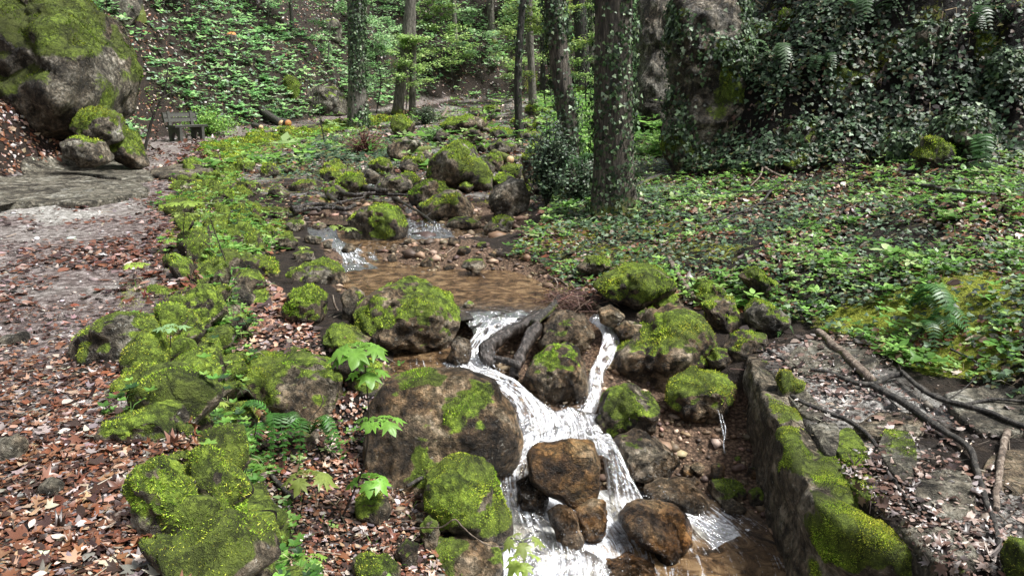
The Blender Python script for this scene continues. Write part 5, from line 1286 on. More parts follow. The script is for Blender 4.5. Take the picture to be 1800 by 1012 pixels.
fern('big fern on the ivy bank at the right', (1590, 548), 6, .62, 64, face=(.5, -1), spread=.7, droop=.9, col=(.06, .15, .04), pinn=28)
fern('second big fern below the first on the ivy bank', (1615, 590), 5, .5, 65, face=(.5, -1), spread=.7, droop=1.0, col=(.05, .13, .035), pinn=28)
fern('bluish fern in front of the wide mossy mound', (1128, 505), 7, .42, 66, face=(0, -1), spread=1.7, col=(.05, .14, .06))
fern('small bright fern beside the grey veined boulder', (1375, 580), 7, .2, 67, face=(0, -1), spread=2.5, col=(.12, .26, .07))
fern('fern hanging at the foot of the tall rounded boulder', (795, 296), 7, .55, 68, Y=15.6, face=(-.1, -1), spread=1.8, col=(.08, .16, .05))
fern('fern high on the dark slope', (1365, 120), 8, .8, 69, face=(-.4, -1), col=(.09, .15, .07))
fern('fern in the dark hollow near the slope top', (1520, 35), 8, .8, 70, face=(0, -1), col=(.05, .1, .04))
fern('long hanging fern at the lower end of the dark slope', (1715, 285), 5, .8, 71, face=(-.1, -1), spread=.5, droop=1.5, col=(.05, .12, .035))
fern('fern on the dark slope beside the massive trunk', (1165, 205), 7, .7, 72, face=(-.3, -1), col=(.05, .12, .04))
fern('fern beside the ivy clump of the two trunks', (1018, 300), 7, .6, 73, Y=13.2, face=(0, -1), col=(.05, .11, .04))
fern('fern clump above the rock nose of the slope', (1450, 125), 7, .6, 74, face=(0, -1), col=(.05, .1, .04))
fern('fern hanging beside the dark boulder on the slope', (1690, 240), 6, .6, 75, face=(0, -1), col=(.05, .11, .04))
fern('fern at the top of the slope, near its outer end', (1700, 60), 7, .7, 76, face=(0, -1), col=(.05, .1, .04))

# ------------------------------------------------------------------ seedlings with maple-like leaves
def maple_leaf(parent, p, d, size, col, seed, droop=.5):
    """One pleated, lobed leaf at p pointing along d (drooping)."""
    g = np.random.default_rng(seed)
    tv, tt = MAPLE
    A = np.array(d, float); A[2] -= droop; A /= np.linalg.norm(A)
    X = np.cross(A, [0, 0, 1.0]); X /= np.linalg.norm(X) + 1e-9; Nn = np.cross(X, A)
    # two rings so that the blade can fold between veins
    V = []; T = []
    c = tv[0]; out = tv[1:]; n = len(out)
    mid = c + (out - c) * .55
    P2 = np.concatenate([[c], mid, out])
    r = np.hypot(P2[:, 0], P2[:, 1] - .1)
    pleat = np.array([0] + [(.06 if i % 2 == 0 else -.03) for i in range(n)] + [(.05 if i % 2 == 0 else -.06) for i in range(n)])
    z = pleat - .28 * r ** 2 + g.normal(0, .02, len(P2))
    W = p + size * (P2[:, :1] * X + P2[:, 1:2] * A + z[:, None] * Nn)
    for i in range(n):
        j = (i + 1) % n
        T += [[0, 1 + i, 1 + j], [1 + i, 1 + n + i, 1 + n + j], [1 + i, 1 + n + j, 1 + j]]
    cc = np.array(col) * np.concatenate([[1.25], np.where(np.arange(n) % 2 == 0, .85, 1.1), np.where(np.arange(n) % 2 == 0, .9, 1.15)])[:, None]
    o = mesh_arrays('leaf', W, np.array(T), M['leaf'], cols=cc, smooth_shade=False); adopt(o, parent)

def seedling(label, stem, Y, whorls, seed, r=.006, col=(.03, .022, .018), twigs=(), name='seedling'):
    """stem: photo pixels at depth Y; whorls: (px, py, n leaves, size m, colour, spread)"""
    g = np.random.default_rng(seed)
    C = spline([at_y(x, y, Y) for x, y in stem], 26)
    root = empty(name, tuple(C[0])); tag(root, label, 'plant')
    bag = Bag(); bag.tube(C, np.linspace(r, r * .45, 26), 6, col)
    for tw in twigs:
        Q = spline([at_y(x, y, Y) for x, y in tw], 10); bag.tube(Q, np.linspace(r * .5, r * .25, 10), 5, col)
    k = 0
    for (x, y, n, size, c, tilt) in whorls:
        p = at_y(x, y, Y)
        for i in range(n):
            a = i / n * 6.283 + g.normal(0, .25) + .4
            d = np.array([math.cos(a), math.sin(a) * .8, .25])
            st = p + d * size * .55
            bag.tube(spline([p, p + d * size * .3 + [0, 0, size * .1], st], 6), [.0022] * 6, 4, np.array(c) * .8)
            maple_leaf(root, st, d, size * (.8 + .4 * g.random()), np.array(c) * (.8 + .4 * g.random()), seed * 31 + k, tilt); k += 1
    o = bag.build('stem', M['twig']); adopt(o, root)
FR = (.16, .32, .05); YG = (.27, .36, .07); OL = (.2, .25, .06)
seedling('tallest maple seedling with a big crown of fresh leaves, leaning over the lower bank', [(575, 962), (610, 890), (640, 815), (648, 740), (645, 680), (640, 622)], 4.55,
         [(632, 612, 6, .135, FR, .6), (645, 655, 4, .11, FR, .55), (618, 632, 4, .11, FR, .65), (652, 742, 3, .09, FR, .4), (674, 741, 5, .115, FR, .5)], 81, .008, twigs=[[(646, 738), (665, 742)], [(600, 898), (560, 860), (520, 852)]])
seedling('short seedling with drooping bright leaves behind the tallest one', [(620, 905), (640, 870), (652, 845)], 4.6, [(650, 842, 6, .12, (.17, .36, .05), .8)], 83, .004)
seedling('olive leaved seedling in the middle of the lower bank', [(512, 945), (528, 900), (540, 845)], 4.3, [(540, 838, 6, .125, OL, .75)], 84, .006)
seedling('tiny bright seedling at the front of the leafy bank', [(552, 1020), (550, 1000), (548, 985)], 3.95, [(548, 982, 5, .07, (.22, .36, .06), .6)], 85, .004)
seedling('reddish veined seedling in front of the white water at the frame bottom', [(920, 1060), (922, 1010), (920, 955)], 3.7, [(918, 950, 4, .1, OL, .7), (922, 985, 4, .09, YG, .7)], 86, .005)
seedling('leafless seedling with a tan dried bud head', [(418, 870), (440, 800), (452, 740), (457, 722)], 4.7, [(457, 722, 4, .035, (.24, .14, .06), 1.2)], 87, .005)
seedling('yellow green seedling at the left end of the wall foot', [(405, 790), (385, 740), (376, 712)], 4.6, [(376, 710, 4, .06, YG, .5)], 88, .004)
seedling('seedling with pale round leaves on the kerb stones', [(300, 610), (300, 590), (302, 578)], 4.5, [(302, 577, 4, .07, (.22, .36, .16), .2)], 89, .004)
seedling('thin seedling with flat whorl of leaves above the wall', [(322, 480), (322, 420), (325, 362)], 8.0, [(325, 360, 5, .13, (.24, .34, .06), .2), (318, 378, 3, .11, (.28, .36, .1), .2)], 90, .007)
seedling('dark leaning stem rising from the leaf pile', [(412, 498), (395, 455), (375, 400), (368, 380)], 7.6, [(368, 378, 3, .06, (.14, .22, .05), .3)], 91, .008)
seedling('thin stem with a small leaf tuft by the path edge', [(285, 500), (290, 460), (294, 425)], 7.0, [(294, 424, 4, .07, (.2, .34, .05), .3)], 92, .004)
seedling('young seedling with yellow leaves at the path edge', [(232, 505), (235, 485), (238, 468)], 6.6, [(238, 466, 5, .08, (.26, .36, .06), .3)], 93, .004)
seedling('leafy twig above the dome-shaped boulder', [(575, 405), (600, 398), (625, 405)], 10.5, [(590, 398, 3, .09, (.22, .3, .07), .5), (612, 402, 4, .09, (.22, .3, .07), .5)], 94, .005)
seedling('twig with tiny leaves at the left riffle', [(500, 530), (520, 480), (532, 435)], 8.2, [(532, 435, 3, .05, YG, .4), (520, 470, 2, .05, YG, .4)], 95, .004)
seedling('thin stem in front of the far grey boulder', [(536, 392), (538, 350), (536, 315)], 11.5, [(537, 345, 2, .06, YG, .3)], 96, .005)

# ------------------------------------------------------------------ branches, sticks and logs
def stick(label, pts, w0, w1, mat='branch', name='fallen_branch', moss=.1, lift=.03, Y=None, side=(), seed=0, cat='branch', zs=None, wob=.25):
    P = []
    for i, (x, y) in enumerate(pts):
        if zs is not None: p = at_z(x, y, zs[i] if isinstance(zs, (list, tuple)) else zs)
        elif Y is not None: p = at_y(x, y, Y[i] if isinstance(Y, (list, tuple)) else Y)
        else: p = hit(x, y)
        P.append(p + [0, 0, lift])
    P = np.array(P); t0 = (P[0] - CAM) @ np.array([0, CP, -SP]); t1 = (P[-1] - CAM) @ np.array([0, CP, -SP])
    n = 50
    C = spline(P, n); C = C + .012 * np.stack([fbm(C, 5, 2, seed), fbm(C, 5, 2, seed + 1), fbm(C, 5, 2, seed + 2)], 1)
    V, q, tr = frame_tube(C, np.linspace(w0 / 2 * t0 / F, w1 / 2 * t1 / F, n), 10, wob, seed)
    VV, QQ, TT = [V], [q], [tr]; off = len(V)
    for sp in side:
        Q = []
        for i, (x, y) in enumerate(sp[:-1]):
            if zs is not None: p = at_z(x, y, zs[-1] if isinstance(zs, (list, tuple)) else zs)
            elif Y is not None: p = at_y(x, y, Y if not isinstance(Y, (list, tuple)) else Y[-1])
            else: p = hit(x, y)
            Q.append(p + [0, 0, lift])
        Q = spline(Q, 16); a, b, c = frame_tube(Q, np.linspace(sp[-1] / 2 * t0 / F, sp[-1] / 5 * t0 / F, 16), 7, wob, seed)
        VV.append(a); QQ.append(b + off); TT.append(c + off); off += len(a)
    V = np.concatenate(VV); T = np.concatenate(TT); q = np.concatenate(QQ)
    nn, _ = vert_normals(V, np.concatenate([T, q[:, :3], q[:, [0, 2, 3]]]))
    ms = np.clip(moss * (1.0 + .5 * nn[:, 2] * -1) + .5 * moss * fbm(V, 5, 3, seed), 0, 1)
    o = mesh_arrays(name, V, [T, q], M[mat], attrs={'moss': ms})
    recenter(o); tag(o, label, cat)
    return o
stick('thick stick half pale, half wrapped in moss, on the flat slab', [(1438, 594), (1470, 622), (1500, 650), (1532, 682)], 13, 17, 'branch_pale', moss=.5, lift=.06, seed=1)
stick('curved lichen spotted branch under the mossy stick', [(1425, 660), (1455, 665), (1500, 682), (1535, 684), (1562, 672), (1582, 668)], 8, 10, 'branch', moss=.15, lift=.05, seed=2)
stick('longest dark branch snaking down the wall top to the front corner', [(1532, 690), (1575, 712), (1615, 738), (1655, 768), (1700, 800), (1718, 845), (1735, 900), (1752, 960), (1762, 1020)], 14, 8, 'branch', moss=.3, lift=.05, seed=3,
      side=[[(1545, 695), (1562, 712), (1578, 728), 5]])
stick('grey lichened branch above the longest one', [(1582, 668), (1620, 700), (1655, 718), (1700, 730), (1745, 745), (1800, 768), (1840, 780)], 8, 10, 'branch', moss=.12, lift=.07, seed=4, side=[[(1690, 728), (1740, 718), (1800, 722), (1840, 726), 7], [(1660, 720), (1690, 700), (1720, 672), 3]])
stick('dark mossy branch crossing the middle of the wall top', [(1365, 692), (1410, 716), (1450, 732), (1495, 752), (1530, 778), (1548, 810), (1565, 845), (1590, 885), (1612, 918)], 9, 5, 'branch', moss=.3, lift=.04, seed=5, side=[[(1540, 795), (1560, 815), (1585, 850), 4]])
stick('barked pale stick standing on the wall top at the right', [(1768, 768), (1760, 815), (1752, 860), (1750, 908)], 12, 11, 'branch_pale', moss=0, lift=.05, seed=6)
stick('thin brown stick lying on leaves at the upper end of the wall', [(1340, 616), (1375, 636), (1415, 660)], 6, 5, 'branch', moss=.05, lift=.03, seed=7)
stick('leaning pale brown pole above the largest boulder', [(1175, 463), (1190, 490), (1205, 513), (1220, 536)], 9, 11, 'branch_pale', moss=0, lift=.06, seed=8, name='pole', cat='stick')
stick('white forked dead branch at the foot of the dark slope', [(1308, 280), (1335, 302), (1352, 316), (1372, 326)], 6, 4, 'branch_pale', moss=0, lift=.15, seed=9, side=[[(1340, 307), (1335, 325), (1318, 345), 4]])
stick('long thin arching twig over the ivy bank', [(1372, 328), (1355, 350), (1330, 375), (1290, 392), (1230, 412)], 4, 2, 'branch', moss=0, lift=.12, seed=10, side=[[(1355, 350), (1320, 352), (1280, 350), 3], [(1330, 375), (1380, 368), (1420, 345), 3]])
stick('mossy fallen log tip at the far right under the slope', [(1600, 332), (1650, 342), (1700, 350), (1748, 354)], 8, 6, 'branch', moss=.45, lift=.08, seed=11, name='fallen_log', cat='log')
stick('mossy log lying behind the massive trunk', [(1118, 335), (1140, 322), (1165, 312)], 9, 7, 'branch', moss=.7, lift=.06, seed=12, name='fallen_log', cat='log')
stick('pale grey log beside the root of the massive trunk', [(1125, 358), (1150, 368), (1180, 382)], 12, 9, 'branch_pale', moss=.05, lift=.05, seed=13, name='fallen_log', cat='log')
stick('short yellow mossy log stuck in the cascade lip', [(985, 530), (962, 552), (938, 574)], 13, 15, 'branch', moss=.6, Y=[7.75, 7.35, 7.0], seed=14, name='fallen_log', cat='log')
stick('wet hollow dark driftwood bridging the upper cascade', [(955, 556), (915, 580), (880, 598), (855, 620), (862, 645)], 20, 30, 'branch_wet', moss=0, Y=[7.3, 7.05, 6.8, 6.55, 6.5], seed=15, name='driftwood', cat='driftwood', wob=.5)
stick('second wet driftwood piece below the hollow one', [(945, 580), (925, 610), (912, 640), (905, 668)], 22, 18, 'branch_wet', moss=0, Y=[7.0, 6.75, 6.55, 6.4], seed=16, name='driftwood', cat='driftwood', wob=.5)
stick('smooth wet driftwood knee at the foot of the upper cascade', [(862, 632), (890, 640), (915, 650)], 10, 14, 'branch_wet', moss=0, Y=[6.5, 6.42, 6.4], seed=17, name='driftwood', cat='driftwood', wob=.5)
dw = [('long dark driftwood log lying across the far riffle', [(515, 378), (560, 370), (605, 378), (625, 372)], 12), ('driftwood slab behind the long dark log', [(585, 345), (620, 356), (660, 352)], 10), ('broad brown driftwood against the trickle rocks', [(625, 340), (650, 348), (680, 352)], 14),
      ('thin driftwood stick crossing toward the dark boulder', [(650, 350), (690, 352), (722, 352)], 6), ('upright grey driftwood twig over the trickle', [(640, 358), (660, 340), (668, 318)], 4), ('driftwood stick under the dark log', [(520, 392), (550, 384), (590, 384)], 9),
      ('dark driftwood stick pointing at the dome-shaped boulder', [(575, 350), (590, 362), (600, 370)], 8), ('bent driftwood stick between bank and log', [(560, 385), (590, 372), (640, 360)], 7)]
for i, (lb, p, w) in enumerate(dw):
    stick(lb, p, w, w * .6, 'branch_wet', lift=.1 + .03 * (i % 3), seed=30 + i, name='driftwood', cat='driftwood', zs=-.22, moss=0, wob=.4)
stick('forked twig lying in the riffle behind the dome-shaped boulder', [(690, 358), (715, 372), (740, 388), (762, 405)], 5, 4, 'branch_wet', lift=.12, seed=40, zs=-.33, moss=0, side=[[(748, 395), (765, 382), 3]])
stick('pale twig poking up beside the dark split rock', [(584, 525), (588, 540), (594, 552)], 4, 4, 'branch_pale', Y=7.4, seed=41, moss=0)
stick('dead twig hanging over the pool bank', [(968, 495), (985, 500), (998, 510)], 3, 2, 'branch_pale', lift=.05, seed=42, moss=0, side=[[(975, 497), (980, 508), (972, 516), 3]])
stick('short dark stick beside the steep mossy boulder', [(716, 866), (735, 855), (752, 845)], 6, 8, 'branch', lift=.05, seed=43, moss=0, zs=-1.05)
stick('thin bare twig arching across the steep mossy boulder', [(732, 932), (775, 935), (800, 920), (815, 935), (850, 962), (890, 970)], 2.5, 2, 'branch_pale', Y=[4.4, 4.2, 4.15, 4.15, 4.2, 4.3], seed=44, moss=0)
stick('brown stick among the leaves of the lower bank', [(478, 845), (500, 870), (520, 885)], 9, 7, 'branch', lift=.04, seed=45, moss=0)
stick('pale bent twig reaching up the wall foot', [(410, 860), (450, 848), (490, 838)], 4, 3, 'branch_pale', lift=.05, seed=46, moss=0)
stick('pale grass stem leaning under the ledge', [(525, 775), (545, 745), (568, 715), (565, 700)], 3, 2, 'branch_pale', Y=5.3, seed=47, moss=0)
stick('fallen pale branch on the hillside', [(372, 128), (385, 118), (398, 111)], 3, 2, 'branch_pale', lift=.1, seed=48, moss=0)
stick('sloping twig on the ivy bank at the right', [(1670, 625), (1700, 640), (1722, 652)], 4, 3, 'branch', lift=.06, seed=49, moss=0)

def sawn_log(label, face, toward, wpx, facecol='cut', seed=0, lift=0, L=None, moss=.3):
    """Log whose sawn face is at photo pixel FACE and whose body runs to pixel TOWARD."""
    a = hit(face[0], face[1] + wpx / 2 * .8); t = (a - CAM) @ np.array([0, CP, -SP]); r = wpx / 2 * t / F
    a = a + [0, 0, r * .8 + lift]
    b = at_y(toward[0], toward[1], a[1] + (L or 1.0)); b[2] = surf(b[0], b[1]) + r * .8 + lift
    C = spline([a, b], 14); V, q, tr = frame_tube(C, r, 18, .1, seed)
    o = mesh_arrays('sawn_log', V, [tr, q], M['branch'], attrs={'moss': np.full(len(V), moss)}); recenter(o); tag(o, label, 'log')
    d = (a - b) / np.linalg.norm(a - b)
    V2, q2, t2 = frame_tube([a - d * .01, a + d * .012], [r * .93, r * .9], 18)
    f = mesh_arrays('cut_face', V2, [t2, q2], M[facecol], smooth_shade=False); adopt(f, o)
sawn_log('mossy log with a pale sawn end lying by the path', (495, 217), (462, 206), 12, seed=1, L=1.2)
sawn_log('log with an orange sawn end next to the pale ended one', (507, 217), (480, 206), 13, 'cut_orange', 2, L=1.2)
sawn_log('small pale log end in the grass by the path', (459, 224), (445, 219), 9, seed=3, L=.7)
sawn_log('pale sawn log end behind the egg-shaped boulder', (711, 199), (700, 192), 10, seed=4, L=.8)
sawn_log('mossy log with a round pale end beside the tall rounded boulder', (897, 287), (868, 272), 15, seed=5, L=1.4, moss=.6, lift=.08)
sawn_log('mossy log with a pinkish sawn end under the bare topped boulder', (719, 266), (756, 262), 13, seed=6, L=.35, moss=.7)
sawn_log('short sawn log below the far path', (842, 204), (825, 200), 9, seed=7, L=.7)
stick('peeled yellow stick leaning below the far path', [(777, 209), (783, 200), (787, 192)], 6, 5, 'branch_pale', lift=.08, seed=60, moss=0)
def stump():
    p = hit(408, 74); r = .2
    C = spline([p - [0, 0, .3], p + [0, 0, .28]], 8); V, q, t = frame_tube(C, np.linspace(r * 1.35, r, 8), 18, .1, 3)
    o = mesh_arrays('tree_stump', V, [t, q], M['bark'], attrs={'moss': np.full(len(V), .3)}); recenter(o); tag(o, 'freshly cut stump with orange top on the hillside', 'stump')
    V2, q2, t2 = frame_tube([p + [0, -.02, .25], p + np.array([0, -.02, .25]) + np.array([.1, -.7, .7]) * .03], r * .98, 18)
    f = mesh_arrays('cut_face', V2, [t2, q2], M['cut_orange'], smooth_shade=False); adopt(f, o)
stump()

# ------------------------------------------------------------------ bench
def bench():
    import bmesh
    b = hit(330, 247); b[2] = surf(b[0], b[1])
    root = empty('park_bench', tuple(b)); tag(root, 'dark weathered bench with arched supports at the bend of the path', 'bench')
    a = math.radians(62)                                # long axis, mostly away from the camera
    ax = np.array([math.cos(a), math.sin(a), 0]); fr = np.array([math.sin(a), -math.cos(a), 0]); up = np.array([0, 0, 1.0])
    def box(lo, hi, name, tilt=0.0):
        bm = bmesh.new(); bmesh.ops.create_cube(bm, size=1)
        for v in bm.verts:
            c = [(lo[i] + hi[i]) / 2 + v.co[i] * (hi[i] - lo[i]) for i in range(3)]
            c[1] -= tilt * (c[2] - lo[2])
            v.co = b + ax * c[0] + fr * c[1] + up * c[2]
        bmesh.ops.bevel(bm, geom=bm.edges[:], offset=.012, segments=2, affect='EDGES')
        me = bpy.data.meshes.new(name); bm.to_mesh(me); bm.free(); me.materials.append(M['concrete'])
        o = link(bpy.data.objects.new(name, me)); adopt(o, root)
    for k in range(3): box((-.62, -.2 + k * .155, .42), (.62, -.06 + k * .155, .47), 'seat_board')
    for k in range(2): box((-.62, -.27 - k * .03, .58 + k * .15), (.62, -.22 - k * .03, .71 + k * .15), 'back_board', .15)
    for s in (-.42, .42):
        n = 14; out = []
        prof = [(-.26, 0), (-.3, .9), (-.24, .9), (-.2, .415), (.26, .415), (.24, 0), (.14, 0)]
        arch = [(.14 * math.cos(t) - .01, .27 * math.sin(t)) for t in np.linspace(0, math.pi, n)]
        poly = prof + arch[1:-1] + [(-.16, 0)]
        bm = bmesh.new()
        vs = [bm.verts.new(b + ax * (s - .05) + fr * p[0] + up * p[1]) for p in poly]
        f = bm.faces.new(vs); r = bmesh.ops.extrude_face_region(bm, geom=[f])
        bmesh.ops.translate(bm, verts=[v for v in r['geom'] if isinstance(v, bmesh.types.BMVert)], vec=Vector(ax * .1))
        bmesh.ops.triangulate(bm, faces=bm.faces[:]); bmesh.ops.recalc_face_normals(bm, faces=bm.faces[:])
        me = bpy.data.meshes.new('support'); bm.to_mesh(me); bm.free(); me.materials.append(M['concrete'])
        o = link(bpy.data.objects.new('support', me)); adopt(o, root)
bench()
# ------------------------------------------------------------------ what nobody could count: litter, ivy, herbs, moss, twigs, gravel
def polar(n, r0, r1, k, g, a0=-56, a1=56):
    """Random ground points, density falling off with distance (k = 1: log-uniform)."""
    u = g.random(n)
    R = r0 * (r1 / r0) ** u if k == 1 else (r0 ** (1 - k) + u * (r1 ** (1 - k) - r0 ** (1 - k))) ** (1 / (1 - k))
    a = np.radians(g.uniform(a0, a1, n))
    x = R * np.sin(a); y = R * np.cos(a)
    z = height(x, y)
    return x, y, z

def weights(x, y, z):
    """How much litter / ivy / herb each ground point carries."""
    m, px, py, d = ground_masks(x, y, z)
    X, Z = key_vals(y)
    P3 = np.stack([x, y, z], 1)
    nzz = normals(x, y, .12)[:, 2]
    n1 = fbm(P3, .55, 3, 71); n2 = fbm(P3, .9, 3, 73); n3 = fbm(P3, .3, 3, 75); n4 = fbm(P3, 1.6, 2, 79)
    water = (x > X[5] - .05) & (x < X[8] + .05) & (z < Z[8] + .06) & (y < 14)
    path = (x > X[1]) & (x < X[2] + .05) & (d < .3)
    lslope = (d >= .2) & (x < 0) & (y < 18)
    hill = (d >= .2) & ~lslope & ~((x > 0) & (y < 30) & (d > 0))
    rslope = (d >= .15) & (x > 0) & (y < 30)
    rflat = inside(px, py, REG['rflat']) | ((x > X[9]) & (y > 7.4) & (d < .2)) | ((x > X[10] + .15 + .5 * n4) & (d < .2))
    slab = (inside(px, py, REG['rightslab']) | ((x > X[9]) & (x < X[10]) & (y < 7))) & ~rflat
    ledge = inside(px, py, REG['ledge']); low = inside(px, py, REG['lowbank']) | ((x > X[3]) & (x < X[5]) & (y < 5.4)) | ((x > -2.1) & (x < -.6) & (y > 5) & (y < 6.5) & (z < -.6))
    medge = inside(px, py, REG['mossedge']) | inside(px, py, REG['mosswall'])
    up = (y > 12) & (x > X[3]) & (d < .2) & ~rflat
    lit = np.zeros_like(x)
    # trodden middle of the path carries less
    edge = np.minimum(x - X[1], X[2] - x)
    lit = np.where(path, .22 + .55 * smooth(6.5, 3.5, y) + .5 * smooth(.9, .1, X[2] - x) + .6 * n4, lit)
    lit = np.where(path & (m['stone'] > .4), lit * .25, lit)
    lit = np.where(lslope, 1.0, lit); lit = np.where(ledge, 1.6, lit); lit = np.where(low, .95, lit)
    lit = np.where(slab & ~rflat, .42 + 1.0 * n4, lit)
    lit = np.where(rflat, .4 + .9 * n1 + .9 * n4, lit); lit = np.where(rslope, .3 + 1.6 * smooth(-.1, .3, n2 - .6 * n4) * smooth(.3, .65, nzz), lit)
    lit = np.where(hill, .55 + 1.6 * n3, lit); lit = np.where(up, .35 + .6 * n1, lit); lit = np.where(medge, .25 + .3 * n4, lit)
    lit = np.where(water, 0, lit)
    ivy = np.where(rflat, .55 - .9 * n1 - .8 * n4, 0.) ; ivy = np.where(rslope, (.16 + 1.0 * smooth(-.22, .2, n4 - .5 * n2)) * (.45 + .55 * smooth(3.6, 5.2, x)), ivy); ivy = np.where(hill, .3 - .6 * n3, ivy)
    ivy = np.where(inside(px, py, REG['midleft']), 1.0, ivy); ivy = np.where(up & ~water, np.maximum(ivy, .02 + .6 * n2), ivy); ivy = np.where((x > X[10] + .1) & (y < 7.6) & (d < .2), 1.3, ivy); ivy = np.where(path | water | slab, 0, ivy) * np.where(rflat, 1 - .85 * smooth(.45, .7, m['moss']), 1)
    herb = np.where(rflat, .55 + 1.2 * n3 + 1.1 * n4, 0.); herb = np.where(hill, .8 - 1.9 * n3 + .6 * n1, herb); herb = np.where(medge, .75 + .9 * n4, herb)
    herb = np.where(inside(px, py, REG['mosswall']), .05, herb)
    herb = np.where(rslope, (.2 + .9 * n1) * smooth(.4, .75, nzz), herb); herb = np.where(low, .12 + .5 * n4, herb); herb = np.where(up & ~water, np.maximum(herb * .5, .0 + .5 * n4), herb); herb = np.where(path | water, 0, herb) * np.where(rflat, 1 - .7 * smooth(.45, .7, m['moss']), 1)
    return dict(lit=np.clip(lit, 0, 2), ivy=np.clip(ivy, 0, 2), herb=np.clip(herb, 0, 2), moss=m['moss'], path=path, slab=slab, water=water, rslope=rslope, hill=hill, lslope=lslope, ledge=ledge, rflat=rflat, medge=medge, low=low, gravel=m['gravel'])

def take(n, r0, r1, k, key, seed, scale=1.0, **kw):
    g = np.random.default_rng(seed)
    x, y, z = polar(n, r0, r1, k, g, **kw)
    w = weights(x, y, z)
    keep = g.random(n) < w[key] * scale
    return x[keep], y[keep], z[keep], {a: b[keep] for a, b in w.items()}, g

LIT_BROWN = [(.1, .038, .02), (.17, .085, .05), (.28, .185, .13), (.42, .35, .3), (.035, .018, .014), (.15, .056, .026), (.2, .17, .165)]
def litter():
    for (n, r0, r1, k, s0, s1, tm, seed, lb) in ((17000, 1.6, 7, 1, .03, .065, MAPLE, 101, 'curled brown and russet dead leaves strewn near the viewer'), (140000, 1.6, 9, 1, .016, .048, OVAL, 102, 'small brown dead leaves on the near path and banks'),
                                     (130000, 7, 20, 1, .045, .1, OVAL, 103, 'dead leaves over the middle banks and slopes'), (170000, 18, 56, 1, .07, .15, DIAM, 104, 'dead leaves over the far hillside')):
        x, y, z, w, g = take(n, r0, r1, k, 'lit', seed)
        c = len(x); nn = normals(x, y)
        X, A, Nn = orient(nn, .38 if seed < 104 else .9, g)
        size = g.uniform(s0, s1, c) * (1 + .25 * w['ledge']) * np.exp(np.clip(g.normal(0, .25, c), -.5, .4))
        V, T, kk = leaves(np.stack([x, y, z + .008 + .02 * g.random(c) + .035 * w['slab'] * g.random(c)], 1), X, A, Nn, size, tm, g, .48, g.uniform(.7, 1.2, c))
        col = pick_colors(c, LIT_BROWN, [1.4, 1.2, .8, .5, 2.0, .9, .7], g, .22)
        pale = np.where(w['slab'] | w['rslope'], .5, 0.)[:, None]
        col = col * (1 - pale) + pale * (col.mean(1, keepdims=True) * np.array([1.15, 1.0, .95]))
        col = np.where(w['ledge'][:, None], col * [1.1, 1.0, .95] + .02, col)
        col = np.where(w['path'][:, None] & (y > 5)[:, None], col * [.75, .65, .68], col)
        o = mesh_arrays('leaf_litter', V, T, M['litter'], cols=np.repeat(col, kk, axis=0), smooth_shade=False)
        tag(o, lb, 'dead leaves', kind='stuff')
litter()

def ivy_cover():
    for (n, r0, r1, s0, s1, tm, seed, lb) in ((70000, 3.2, 13, .035, .07, IVY, 111, 'glossy ivy carpet on the flat right bank'), (70000, 10, 26, .045, .1, IVY, 112, 'ivy patches of the middle banks'), (230000, 11, 23, .05, .105, IVY, 114, 'ivy curtain over the dark slope'), (90000, 20, 56, .12, .22, DIAM, 113, 'ivy patches on the far hillside')):
        x, y, z, w, g = take(n, r0, r1, 1, 'ivy', seed, **(dict(a0=6, a1=47) if seed == 114 else {}))
        if seed == 114: x, y, z, w = [q[w['rslope']] for q in (x, y, z)] + [{a: b[w['rslope']] for a, b in w.items()}]
        c = len(x); nn = normals(x, y)
        X, A, Nn = orient(nn + [0, -.2, .5], .8, g)
        hgt = (.02 + .09 * g.random(c)) * np.where(w['rslope'], 1.6, 1)
        V, T, kk = leaves(np.stack([x, y, z], 1) + nn * hgt[:, None], X, A, Nn, g.uniform(s0, s1, c), tm, g, .25)
        col = pick_colors(c, [(.012, .026, .012), (.03, .06, .024), (.06, .11, .05), (.14, .2, .12), (.09, .09, .03), (.08, .05, .03)], [1.2, 1.4, 1.1, .6, .4, .3], g, .2)
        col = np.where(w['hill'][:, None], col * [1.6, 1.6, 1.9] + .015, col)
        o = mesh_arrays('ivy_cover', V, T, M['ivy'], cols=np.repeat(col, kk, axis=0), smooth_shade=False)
        tag(o, lb, 'ivy', kind='stuff')
ivy_cover()

